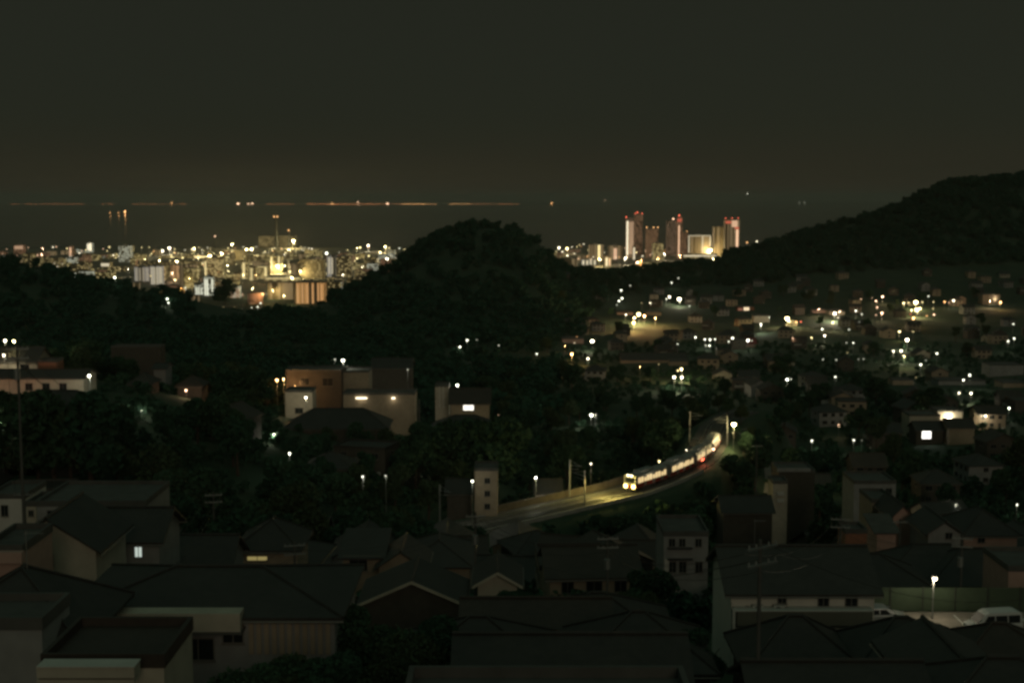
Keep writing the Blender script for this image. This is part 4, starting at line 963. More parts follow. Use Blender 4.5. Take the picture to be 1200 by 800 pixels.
# ---- utility poles
def utility_pole(px, top, D, label, arms=2, r=.15, rz=0.0, trans=False, h=None):
    p = P(px, top, D); g = tz(p.x, D); H = p.z - g
    root = empty('utility_pole', (p.x, D, g), rz, label, 'pole', 'utility poles')
    m = MB(); m.tube((0, 0, -1), (0, 0, H), r, r * .7, 12); m.build('shaft', M_CONCD, root)
    for i in range(arms):
        z = H - .35 - i * .8; m = MB(); m.box(-.95, -.2, z - .05, .95, -.1, z + .05); a = m.build('crossarm', M_METAL, root)
        m = MB()
        for x in (-.85, -.4, .4, .85): m.tube((x, -.15, z + .05), (x, -.15, z + .22), .05, .035, 8)
        m.build('insulator_row', M_GREY, a)
    if trans:
        m = MB(); m.tube((-.1, -.42, H - 3.0), (-.1, -.42, H - 2.1), .27, .27, 14); m.build('transformer', M_METAL, root)
    m = MB()
    for k in range(5): m.tube((-.32 if k % 2 else .32, 0, 1.9 + k * .5), (0, 0, 1.9 + k * .5), .015)
    m.build('step_bolt', M_METAL, root)
    PROTECT.append((px - 3, top, px + 3, top + 20, D))
    return root
utility_pole(891, 632, 62, 'nearest concrete utility pole standing in front of the long white house', 2, .12, .6)
utility_pole(20, 404, 118, 'tall dark utility pole rising in front of the pink-lit house to the yellow lamp', 2, .15, .3, True)
utility_pole(557, 600, 128, 'utility pole rising among the dark roofs below the white lamp and pale building', 2, .15, .2, True)
utility_pole(1055, 608, 165, 'thin utility pole with a crossarm in front of the pale gabled wall', 1, .14)
utility_pole(491, 468, 349, 'pale lamp-lit pole beside the dark hip roof of the middle houses', 0, .3)
utility_pole(887, 520, 240, 'dim pole in front of the tall dark trees beside the railway', 1, .16)
utility_pole(28, 575, 132, 'short utility pole between the two pale blocks', 1, .16)
for px_, top_, D_, lb_ in ((146, 700, 97, 'utility pole between the big hip roof and the bright window house'), (345, 648, 118, 'utility pole rising behind the big hip roof past the yellow window strip'), (712, 640, 118, 'utility pole between the middle pole and the pale three-storey block'), (985, 618, 134, 'utility pole behind the long white house roof'), (1128, 640, 126, 'utility pole just beyond the green car park fence'), (250, 590, 150, 'utility pole at the edge of the dark wood behind the roofs')):
    utility_pole(px_, top_ - 14, D_, lb_, 2, .13, random.uniform(-.4, .4), random.random() < .5)
def aerial(h, x, y, z):
    m = MB(); m.tube((x, y, z - .3), (x, y, z + 1.9), .025, .02, 5); m.tube((x - .1, y, z + 1.75), (x + .9, y, z + 1.75), .015, .015, 4)
    for k in range(6): m.tube((x + k * .16, y - .35 + k * .03, z + 1.75), (x + k * .16, y + .35 - k * .03, z + 1.75), .01, .01, 4)
    m.build('tv_aerial', M_METAL, h)
def wire(a, b, sag, label, r=.018):
    a, b = Vector(a), Vector(b); pts = []
    for i in range(17):
        t = i / 16; p = a.lerp(b, t); p.z -= sag * 4 * t * (1 - t); pts.append(p)
    m = MB(); m.path(pts, r, 4); o = m.build('overhead_wire', M_DARKM); tag(o, label, 'cable', 'overhead wires'); return o
pp = P(891, 632, 62); 
wire((pp.x + .5, 62.1, pp.z - .3), (P(1210, 700, 80).x, 80, P(1210, 700, 80).z), 1.2, 'overhead wire running from the nearest pole across the white house wall')
wire((pp.x - .5, 61.8, pp.z - 1.0), (P(557, 615, 127).x, 127, P(557, 615, 127).z), 2.5, 'long sagging overhead wire between the nearest pole and the pole among the roofs')
qq = P(20, 404, 118)
wire((qq.x, 118, qq.z - .5), (P(-180, 380, 100).x, 100, P(-180, 380, 100).z), 1.0, 'overhead wire leading out of the picture from the tall pole')
wire((P(646, 782, 47).x, 47, P(646, 782, 47).z), (P(668, 812, 44).x, 44, P(668, 812, 44).z), .08, 'short loose cable end sticking up from the nearest roof edge', .02)
poles_ = [o for o in COL.objects if o.name.startswith('utility_pole')]
tops = {}
for o in poles_:
    q = proj(o.location); tops[o['label']] = o
def ptop(o): 
    z = max(v[2] for v in o.children[0].bound_box); return o.location + Vector((0, -.15, z - .35))
near = sorted([o for o in poles_ if o.location.y < 160], key=lambda o: o.location.x)
for si_, (a_, b_) in enumerate(zip(near[:-1], near[1:])):
    for dz, dx, wn_ in ((0, -.8, 'outer'), (0, .8, 'inner'), (-.8, 0, 'lower')):
        pa_, pb_ = ptop(a_) + Vector((dx, 0, dz)), ptop(b_) + Vector((dx, 0, dz)); wire(pa_, pb_, 1.3 + .2 * dx, wn_ + ' sagging wire of the ' + ['first', 'second', 'third', 'fourth', 'fifth', 'sixth', 'seventh', 'eighth', 'ninth', 'tenth', 'eleventh', 'twelfth'][min(si_, 11)] + ' span from the left between the near utility poles')
# nearest flat roof edge at the bottom
p = P(640, 796, 46); g = tz(p.x, 46)
house(p.x, 42, g - 1, 9.4, 8, p.z - g + 1, 'flat', 0, M_GREY, M_CONCD, (), 0, 'nearest flat grey roof edge cut off by the bottom of the view', door=False, gutter=False)

# ---- lower left: big roofed house with white balcony, nearer one, corner roof
hb = hpx(80, 392, 717, 72, 9.5, kind='hip', rh=1.25, wall=M_GREY, roof=M_ROOF, label='big dark hip-roofed house with a long white balcony front', base=7, door=False)
b = boxpx(hb, 'balcony', 123, 281, 718.5, 740, 9.5, 1.1, M_CREAM)
boxpx(hb, 'balcony_slab', 121, 283, 740.3, 743.5, 9.5, 1.14, M_CONCD, b)
for x in range(292, 386, 9): boxpx(hb, 'slat_screen', x, x + 4.5, 722, 766, 9.5, .12, M_TAN)
winpx(hb, 160, 196, 748, 772, Dp=9.5); winpx(hb, 215, 250, 748, 772, Dp=9.5); winpx(hb, 262, 284, 722, 752, Dp=9.5)
hc = hpx(50, 192, 779, 55, 5, kind='flat', rh=0, wall=M_CREAM, roof=M_ROOFB, label='dark flat roofed house with a short white balcony at the bottom of the view', base=6, door=False)
b = boxpx(hc, 'balcony', 43, 157, 782, 794, 7, .9, M_CREAM); boxpx(hc, 'coping', 42.5, 157.5, 780.6, 781.8, 7, .95, M_WHITE, b); boxpx(hc, 'ledge', 43, 157, 796, 800, 7, .85, M_CREAM, b)
hh = apex(27, 664, 68, 7.6, 8, 2.4, 'hip', M_GREY, M_ROOF, 'steep dark hip roof at the lower edge corner of the view', base=6)
ha = P(0, 735, 62); house(P(30, 735, 62).x - 1.2, 64, 152, 3.9, 4, ha.z - 152, 'flat', 0, M_GREY, M_CONCD, (('f', .4, 1.0, 1.2, 1.2),), 0, 'flat roofed grey annex with a pale rail under the corner hip roof', door=False)
for h_, x_, y_, z_ in ((hb, 2.5, 0, 7.4), (wh, -2, 4.5, 7.6), (hh, .2, 0, P(27, 664, 68).z - hh.location.z)): aerial(h_, x_, y_, z_)
# ---- pale blocks behind
b1 = hpx(-14, 29, 583, 150, 7, kind='flat', rh=0, wall=M_WHITE, roof=M_CONCD, label='narrow white flat-topped block at the edge beside the short pole', base=6, door=False); winpx(b1, 2, 9, 592, 604, Dp=7)
b2 = hpx(31, 42, 592, 146, 5, kind='flat', rh=0, wall=M_CREAM, roof=M_CONCD, label='slim cream block squeezed behind the short utility pole', base=6, door=False); winpx(b2, 34, 39, 598, 604, Dp=5)
ap = hpx(43, 170, 592, 138, 10, kind='flat', rh=0, wall=M_GREY, roof=M_CONCD, label='wide unlit grey apartment block with flat roof behind the dark roofs', base=6, door=False)
for i in range(5):
    for rr_ in (598, 615): winpx(ap, 56 + i * 23, 66 + i * 23, rr_, rr_ + 9, Dp=10)
vv_ = hpx(2, 112, 640, 102, 8, kind='gablef', rh=2.3, wall=M_CREAM, roof=M_ROOF, label='cream gabled house seen in the notch between two black roofs', base=6, door=False)
winpx(vv_, 50, 62, 650, 662, Dp=8)
vb = hpx(-20, 26, 646, 90, 6, kind='flat', rh=0, wall=M_PINK, roof=M_CONCD, label='flat pinkish balcony front at the edge above the steep dark hip roof', base=6, door=False); boxpx(vb, 'balcony', -20, 25, 647, 660, 6, .6, M_PINK)
wl_ = hpx(118, 186, 630, 112, 7, kind='gable', rh=1.8, wall=M_GREY, roof=M_ROOF, label='grey house with one bright square window beside the wide apartment block', base=6, door=False); winpx(wl_, 158.5, 166, 640.5, 652, emit('lit_pane_cold', (.80, .92, .82), .62), Dp=7)
hd_ = apex(205, 626, 124, 11, 8, 2.3, 'gable', M_GREY, M_ROOF, 'long dark ridge roof stepping down from the house with the bright window')
yw = hpx(278, 348, 640, 132, 7, kind='hip', rh=2.0, wall=M_TAN, roof=M_ROOF, label='dark house with a dim yellow lit window strip between black roofs', base=6, door=False); winpx(yw, 290, 313, 651.5, 656, E_YEL, Dp=7)
g1 = hpx(402, 446, 651, 142, 7, kind='shed', rh=1.2, wall=M_TAN, roof=M_SLATE, label='tan lean-to roofed house with a dark wide window', base=6, door=False); winpx(g1, 410, 430, 656, 668, Dp=7)
g2 = hpx(444, 496, 662, 140, 7, kind='gablef', rh=1.6, wall=M_TAN, roof=M_SLATE, label='tan gable-fronted house joined to the lean-to one', base=6, door=False)
g3 = apex(486, 666, 120, 8.6, 7, 1.9, 'gablef', M_BROWN, M_ROOF, 'dark gable roof with pale verge boards sloping to the middle utility pole', base=6); bargeboards(g3, 8.6, 7, P(486, 666, 120).z - 1.9 - g3.location.z, 1.9)
g4 = hpx(560, 606, 681, 120, 6, kind='gablef', rh=1.0, wall=M_CREAM, roof=M_ROOF, label='small cream walled house with pale verge boards right behind the middle pole', base=6, door=False); bargeboards(g4, 3.45, 6, P(560, 681, 120).z - g4.location.z, 1.0)
g5 = hpx(778, 830, 627, 150, 8, kind='flat', rh=0, wall=M_GREY, roof=M_CONCD, label='pale three-storey block with balcony lines below the dark embankment slope', base=6, door=False)
for rr_ in (642, 655): boxpx(g5, 'balcony_rail', 783, 812, rr_, rr_ + 1.4, 8, .5, M_DARKM)
for x_ in (784, 796, 815): winpx(g5, x_, x_ + 8, 658, 670, Dp=8); winpx(g5, x_, x_ + 7, 631, 640, Dp=8)
boxpx(g5, 'light_panel', 778.5, 784, 655, 674, 8, .1, M_WHITE)
g6 = hpx(848, 905, 598, 235, 8, kind='gable', rh=1.8, wall=M_BROWN, roof=M_ROOF, label='dark house at the foot of the tall trees beside the railway', base=6, door=False)
# ---- beside the railway
s1 = hpx(556, 583, 551, 262, 7, kind='flat', rh=0, wall=M_TAN, roof=M_CONCD, label='tall narrow cream building lit by the white lamp beside it', base=6, door=False)
for rr_ in (560, 575, 590): winpx(s1, 568, 574, rr_, rr_ + 6, Dp=7)
s2 = hpx(628, 657, 576, 281, 7, kind='gable', rh=2.0, wall=M_PINK, roof=M_ROOF, label='pinkish gabled house behind the track ahead of the train', base=6, door=False); winpx(s2, 636, 643, 582, 589, Dp=7)
s3 = hpx(524, 552, 576, 268, 7, kind='gable', rh=2.0, wall=M_BROWN, roof=M_ROOF, label='dim grey house on the other side of the white lamp from the cream building', base=6, door=False)
lamp(553.5, 563.5, 'W', 4.2, 9, 150, D=257, label='white lamp beside the tall narrow cream building ahead of the train', group='lamps beside the railway')
lamp(628, 559, 'W', 3.8, 8, 420, D=276, label='white lamp halfway between the cream building and the train', group='lamps beside the railway')
lamp(692.5, 543, 'C', 2.6, 4, 260, D=292, label='small lamp on a tall pole behind the track just ahead of the train', group='lamps beside the railway')
lamp(772.5, 540, 'Y', 3.8, 5, 160, D=306, label='yellow lamp glowing over the roof of the lit train', group='lamps beside the railway')
lamp(804.5, 527, 'C', 2.2, 3, 90, D=322, label='tiny lamp over the middle of the train', group='lamps beside the railway')
lamp(860, 497, 'Y', 8.4, 26, 3600, D=333, label='big glowing yellow-white lamp at the top of the lane behind the train', group='lamps beside the railway')
# lane descending from the big lamp
lane = [(852, 506, 0), (866, 509, 0), (884, 517, 0), (897, 530, 0), (905, 548, 0), (908, 570, 0), (905, 595, 0), (896, 612, 0)]
lp = [hit(a, b_, 0.05) for a, b_, _ in lane]
mb = MB(); prev = None
for i in range(len(lp) - 1):
    for k in range(8):
        t = k / 8; q = lp[i].lerp(lp[i + 1], t); d = (lp[i + 1] - lp[i]).normalized(); nx = Vector((-d.y, d.x, 0)).normalized() * 2.4
        cur = []
        for sg in (1, -1):
            w_ = q + nx * sg; cur.append((w_.x, w_.y, tz(w_.x, w_.y) + .09))
        if prev: mb.add([prev[0], prev[1], cur[1], cur[0]], [(0, 1, 2, 3)])
        prev = cur
tag(mb.build('lane', M_LOT), kind='structure')
p = hit(900, 600, .3); vehicle(p.x, p.y, tz(p.x, p.y) + .12, R(-70), 'car', M_CARD, 'dark car standing at the lower end of the lane', 4.3, 1.7, 1.5)
lamp(893, 592, 'P', 1.8, 1.2, 120, D=p.y + 4, label='weak pinkish lamp over the dark car at the end of the lane', group='lamps beside the railway')
PROTECT.append((855, 500, 912, 612, p.y - 3))

# ---- upper left: pale houses on the spur
u1 = hpx(-16, 43, 422, 312, 9, kind='gable', rh=2.6, wall=M_CREAM, roof=M_ROOF, label='upper pale storey with dark roof under the yellow lamp and its pole', base=6, door=False); winpx(u1, 24, 34, 427, 435, Dp=9)
u2 = hpx(-16, 98, 442, 296, 9, kind='gable', rh=1.2, wall=M_CREAM, roof=M_ROOF, label='long pale house front lit pink at one end beneath the yellow lamp', base=6, door=False)
for x_ in (30, 50, 70): winpx(u2, x_, x_ + 8, 449, 457, Dp=9)
u3 = hpx(44, 66, 424, 305, 5, kind='flat', rh=0, wall=M_BRICK, roof=M_CONCD, label='small red fronted box beside the upper pale storey', base=6, door=False)
for a_ in (apex(4, 462, 262, 15, 9, 3.2, 'hip', M_BROWN, M_ROOF, 'dark hip roof in front of the pink-lit wall'), apex(66, 457, 262, 17, 9, 3.0, 'hip', M_BROWN, M_ROOF, 'dark hip roof below the long pale house front')): pass
u4 = hpx(130, 188, 407, 430, 6, ph=9, kind='flat', rh=0, wall=M_BROWN, roof=M_CONCD, label='faint pale low wall and building on the dark spur', base=6, door=False)
u5 = hpx(180, 194, 431, 380, 7, ph=6, kind='gable', rh=1, wall=M_GREY, roof=M_ROOF, label='faint white house end among the dark trees of the spur', base=6, door=False)
u6 = hpx(152, 178, 468, 330, 7, ph=14, kind='hip', rh=2, wall=M_BROWN, roof=M_ROOF, label='dark house with one square yellow window among the trees', base=6, door=False); winpx(u6, 159.5, 166.5, 472, 479, emit('lit_pane_yellow', (1, .8, .4), .5), Dp=7)
u7 = hpx(208, 236, 451, 340, 7, ph=12, kind='hip', rh=2, wall=M_BROWN, roof=M_ROOFB, label='dark house with a pinkish porch lamp among the trees', base=6, door=False)
lamp(6, 399, 'C', 5, 12, 700, D=322, label='white lamp at the very edge beside the yellow one', group='lamps on the spur')
lamp(16.3, 399.5, 'Y', 5, 14, 1500, D=318, label='yellow lamp behind the top of the tall dark utility pole', group='lamps on the spur')
lamp(4.5, 416, 'C', 4.4, 10, 420, D=309, label='white lamp below the pair at the view edge on the pale upper storey', group='lamps on the spur')
lamp(-5, 441, 'P', 4, 6, 600, D=286, label='pink lamp just cut off by the view edge lighting the pale wall', group='lamps on the spur')
l = bpy.data.objects.new('lamp_light', light_data('R', 150, .5)); COL.objects.link(l); l.location = (P(2, 441, 287).x, 286.5, P(2, 445, 287).z)
lamp(104.5, 440, 'W', 4.8, 14, 800, D=288, label='solitary cold white lamp at the end of the long pale house', group='lamps on the spur')
lamp(166, 496, 'W', 3.4, 7, 160, D=300, label='white lamp in the trees below the square yellow window', group='lamps on the spur')
lamp(218, 457, 'P', 4, 6, 260, D=335, label='pinkish porch lamp among the dark trees', group='lamps on the spur')
lamp(1.5, 495, 'C', 3.6, 1.5, 150, D=240, label='weak lamp at the view edge between dark roofs', group='lamps on the spur')
lamp(321, 508.5, 'W', 3.8, 9, 160, D=300, label='white lamp in the trees, upper of the pair before the middle houses', group='lamps on the spur')
lamp(339.3, 531, 'W', 3.8, 9, 160, D=270, label='white lamp in the trees, lower of the pair before the middle houses', group='lamps on the spur')
# ---- middle houses
c1 = hpx(335, 400, 435, 374, 9, kind='flat', rh=0, wall=M_BROWN, roof=M_CONCD, label='tan house side lit orange beside the two orange lamps', base=6, door=False); winpx(c1, 352, 362, 443, 451, Dp=9); winpx(c1, 378, 390, 443, 452, Dp=9)
c2 = hpx(402, 432, 436, 378, 9, kind='flat', rh=0, wall=M_TAN, roof=M_CONCD, label='plain dim cream block beside the tan house', base=6, door=False)
c3 = hpx(334, 366, 459, 349, 7, kind='flat', rh=0, wall=M_CREAM, roof=M_CONCD, label='pale house brightly lit by the lamp on its wall', base=7, door=False); winpx(c3, 346, 355, 478, 484, Dp=7)
c4 = hpx(402, 486, 462, 362, 8, kind='flat', rh=0, wall=M_TAN, roof=M_CONCD, label='long cream wall with two fluorescent tubes above the dark hip roof', base=7, door=False)
for x0, x1 in ((417, 430), (459, 463)):
    D_ = 361.6; a_ = P(x0, 466.3, D_); b_ = P(x1, 466.3, D_); k = MB(); k.tube((a_.x - c4.location.x, a_.y - c4.location.y, a_.z - c4.location.z), (b_.x - c4.location.x, b_.y - c4.location.y, b_.z - c4.location.z), .18, .18, 8); k.build('fluorescent_tube', glow('C', 3.2), c4)
    l = bpy.data.objects.new('tube_light', light_data('C', 34, .5)); COL.objects.link(l); l.parent = c4; l.location = ((a_.x + b_.x) / 2 - c4.location.x, -5.0, a_.z - c4.location.z - .3)
apex(397, 478, 325, 24, 12, 3.6, 'hip', M_BROWN, M_ROOF, 'broad dark hip roof in front of the lit middle houses')
apex(545, 486, 318, 15, 10, 2.5, 'hip', M_BROWN, M_ROOF, 'dark hip roof below the lamp near the lit window strip')
c5 = hpx(528, 573, 471, 346, 9, kind='gable', rh=3.0, wall=M_TAN, roof=M_ROOFB, label='house with a bright double window strip under a broad gable roof', base=7, door=False); winpx(c5, 543, 555, 474.5, 480.5, E_WHITE, Dp=9)
c6 = hpx(510, 526, 453, 352, 6, kind='flat', rh=0, wall=M_CREAM, roof=M_CONCD, label='slender pale building with white vertical frames', base=7, door=False)
for x_ in (515, 519.5): boxpx(c6, 'frame_post', x_ - .6, x_ + .6, 453, 478, 6, .3, M_WHITE)
c7 = hpx(436, 482, 430, 420, 8, ph=10, kind='gable', rh=2.4, wall=M_BROWN, roof=M_ROOF, label='dim grey house further back above the long cream wall', base=6, door=False)
for px, py, c, s, st, pw, D, lb in ((324.5, 445, 'O', 4.4, 12, 1300, 366, 'bright orange lamp, outer one of the pair by the tan house'), (332.3, 444, 'O', 3.6, 8, 900, 367, 'smaller orange lamp, inner one of the pair by the tan house'), (346, 452, 'O', 1.5, 1, 500, 370, 'weak orange lamp under the tan house'),
    (358.3, 465.5, 'C', 4.4, 10, 520, 342, 'warm white lamp on the pale house below the tan one'), (402, 422, 'W', 5, 14, 700, 388, 'brightest white lamp behind the plain cream block'), (392.5, 421, 'W', 2.4, 2, 0, 390, 'faint upright light beside the brightest white lamp'),
    (536, 451, 'W', 4.4, 10, 500, 360, 'white lamp above the house with the double window strip'), (508.5, 498.5, 'C', 5, 10, 700, 322, 'warm white lamp at the end of the dark hip roofs'), (567, 499.5, 'W', 4.6, 3.4, 300, 325, 'oval greenish white lamp below the double window strip'), (558.5, 503, 'W', 3, 1.6, 120, 318, 'weak greenish lamp beside the oval one'),
    (478, 433, 'W', 1.6, 1, 260, 400, 'faint white lamp near the narrow white building edge'), (425, 558, 'W', 4, 2.2, 120, 240, 'dim greenish lamp alone in the dark trees of the valley'), (452, 557, 'W', 2, .6, 40, 240, 'faintest lamp in the dark trees beside the dim greenish one'), (584, 486, 'P', 1.6, .4, 0, 330, 'very weak lamp beyond the oval one')):
    lamp(px, py, c, s, st, pw, D=D, label=lb, group='lamps of the middle houses')

# ================================================================== RIGHT HAND SLOPE: houses first, lamps after
r1 = hpx(1001, 1050, 566, 228, 8, kind='flat', rh=0, wall=M_GREY, roof=M_CONCD, label='dim grey flat block behind the white lamp and the pale gabled wall', base=7, door=False)
for x_ in (1008, 1024, 1038): winpx(r1, x_, x_ + 7, 572, 580, Dp=8)
r2 = hpx(1022, 1049, 588, 190, 7, kind='flat', rh=0, wall=M_TAN, roof=M_CONCD, label='small tan building with a round white lamp on its corner', base=7, door=False)
r3 = hpx(1047, 1069, 602, 182, 8, kind='gablef', rh=1.3, wall=M_PINK, roof=M_ROOF, label='tall pale pinkish gabled wall behind the thin utility pole', base=7, door=False)
r4 = hpx(1028, 1050, 622, 176, 5, kind='shed', rh=1.1, wall=M_PINK, roof=M_CONCD, label='low pale lean-to at the foot of the pinkish gabled wall', base=7, door=False)
r5 = hpx(991, 1016, 624, 168, 4, kind='flat', rh=0, wall=M_BRICK, roof=M_CONCD, label='low brick-red wall building among the dark roofs', base=7, door=False)
r6 = hpx(1088, 1126, 622, 172, 8, kind='gablef', rh=1.4, wall=M_GREY, roof=M_SLATE, label='greenish grey gabled house beside the small hanging lamp', base=7, door=False); winpx(r6, 1108, 1116, 624, 631, Dp=8)
r7 = hpx(1130, 1192, 624, 176, 9, kind='hip', rh=2.3, wall=M_PINK, roof=M_ROOF, label='long pinkish wall under a broad dark roof near the view edge', base=7, door=False); winpx(r7, 1146, 1154, 627, 635, Dp=9)
r8 = hpx(1182, 1240, 668, 128, 7, kind='flat', rh=0, wall=M_PINK, roof=M_CONCD, label='pale brown wall cut by the view edge above the white minivan', base=6, door=False)
apex(1092, 637, 150, 13, 9, 2.5, 'hip', M_BROWN, M_ROOF, 'dark hip roof above the green fence, below the greenish gabled house')
apex(1152, 642, 148, 14, 9, 2.6, 'hip', M_BROWN, M_ROOF, 'dark hip roof in front of the long pinkish wall')
apex(1018, 648, 140, 11, 9, 2.4, 'hip', M_BROWN, M_ROOF, 'dark hip roof between the white house and the pale lean-to')
r9 = hpx(913, 955, 553, 262, 8, kind='flat', rh=0, wall=M_BROWN, roof=M_CONCD, label='brown flat block with a light upper edge beside the tall trees', base=7, door=False); boxpx(r9, 'parapet', 911, 950, 548.5, 552.5, 8, .3, M_GREY)
r10 = hpx(906, 923, 566, 252, 5, kind='flat', rh=0, wall=M_CREAM, roof=M_CONCD, label='narrow building with two pale slanted panels next to the lane', base=7, door=False)
for rr_ in (577, 585): boxpx(r10, 'awning', 911, 919, rr_, rr_ + 3.5, 5, .6, M_WHITE)
r11 = hpx(1066, 1102, 487, 440, 9, kind='flat', rh=0, wall=M_CREAM, roof=M_CONCD, label='cream house with a tall lit doorway above the bright square window', base=7, door=False)
r12 = hpx(1074, 1106, 503, 428, 8, kind='gable', rh=2.0, wall=M_BROWN, roof=M_ROOF, label='dark house with a very bright square white window', base=7, door=False); winpx(r12, 1080.5, 1091, 505, 513.5, emit('lit_pane_bright', (1, .97, .88), 3), Dp=8)
r13 = hpx(1046, 1070, 453, 640, 8, kind='flat', rh=0, wall=M_TAN, roof=M_CONCD, label='house with a big square warm lit window over a pale ledge', base=7, door=False); winpx(r13, 1049, 1060.5, 455, 463.5, emit('lit_pane_peach', (1, .80, .58), 2.2), Dp=8); boxpx(r13, 'ledge', 1047, 1063, 465.5, 470, 8, .6, M_WHITE)
r14 = hpx(1098, 1128, 482, 452, 9, kind='flat', rh=0, wall=M_CREAM, roof=M_CONCD, label='lamp-lit cream house beside the thin upright light', base=7, door=False)
r15 = hpx(1112, 1142, 500, 425, 9, kind='gable', rh=2, wall=M_TAN, roof=M_ROOFB, label='ochre-lit gable roof house below the thin upright light', base=7, door=False)
r16 = hpx(884, 902, 370, 1090, 12, kind='flat', rh=0, wall=M_WHITE, roof=M_CONCD, label='pale hillside house floodlit cold white', base=10, door=False, group=None)
r17 = hpx(972, 990, 366, 1120, 14, kind='flat', rh=0, wall=M_CREAM, roof=M_CONCD, label='tall cream hillside building lit warm from a roof edge', base=10, door=False)
r18 = hpx(952, 985, 364.5, 1135, 8, kind='flat', rh=0, wall=M_PINK, roof=M_CONCD, label='long pinkish wall running to the tall warm lit hillside building', base=10, door=False)
r19 = hpx(1152, 1172, 345, 1230, 14, kind='flat', rh=0, wall=M_TAN, roof=M_CONCD, label='tan building under the pair of warm lamps below the wooded hill', base=12, door=False)
r20 = hpx(659, 684, 397, 905, 14, kind='flat', rh=0, wall=M_PINK, roof=M_CONCD, label='warm lit speckled building below the big round hill', base=10, door=False)
for i in range(6): winpx(r20, 661 + i * 3.8, 662.6 + i * 3.8, 401 + (i * 7 % 3) * 3, 403 + (i * 7 % 3) * 3, E_WARM, Dp=14)
r21 = hpx(723, 742, 371, 1140, 14, kind='flat', rh=0, wall=M_PINK, roof=M_CONCD, label='pinkish lit building at the lower end of the warm floodlit yard', base=12, door=False)
r22 = hpx(757, 775, 366, 1150, 14, kind='flat', rh=0, wall=M_TAN, roof=M_CONCD, label='tan building glowing at the upper end of the warm floodlit yard', base=12, door=False)
r23 = hpx(728, 805, 428, 760, 12, kind='gable', rh=3.0, wall=M_TAN, roof=M_SLATE, label='very long low roofed hall with lit end', base=10, door=False)
r24 = hpx(785, 806, 438, 735, 10, kind='flat', rh=0, wall=M_TAN, roof=M_CONCD, label='tan building end lit by two pairs of warm lamps', base=8, door=False)
r25 = hpx(868, 886, 419, 850, 10, kind='gable', rh=3, wall=M_PINK, roof=mat('red_roof', (.22, .05, .045), .6, .2, 1), label='house with a dull red roof on the dark slope', base=8, door=False)
r26 = hpx(1160, 1200, 428, 700, 12, kind='flat', rh=0, wall=M_GREY, roof=M_CONCD, label='dim grey terrace block near the view edge on the slope', base=8, door=False)
r27 = hpx(864, 884, 359.5, 1180, 10, kind='flat', rh=0, wall=M_BRICK, roof=M_CONCD, label='small reddish hillside house with one lit square window', base=10, door=False); winpx(r27, 871.5, 878, 360, 364.5, E_WARM, Dp=10); winpx(r27, 865, 870, 361, 364.5, emit('lit_pane_red', (1, .35, .2), .22), Dp=10)
r28 = hpx(1100, 1155, 448, 640, 12, kind='flat', rh=0, wall=M_GREY, roof=M_CONCD, label='long grey terrace with two lamps along its front', base=8, door=False)
for i in range(5): winpx(r28, 1104 + i * 10, 1108 + i * 10, 452, 456, Dp=12)
r29 = hpx(1176, 1206, 452, 610, 12, kind='flat', rh=0, wall=M_TAN, roof=M_CONCD, label='brownish block at the view edge with a small lit doorway', base=8, door=False); winpx(r29, 1192, 1197, 461, 463.5, E_WARM, Dp=12)

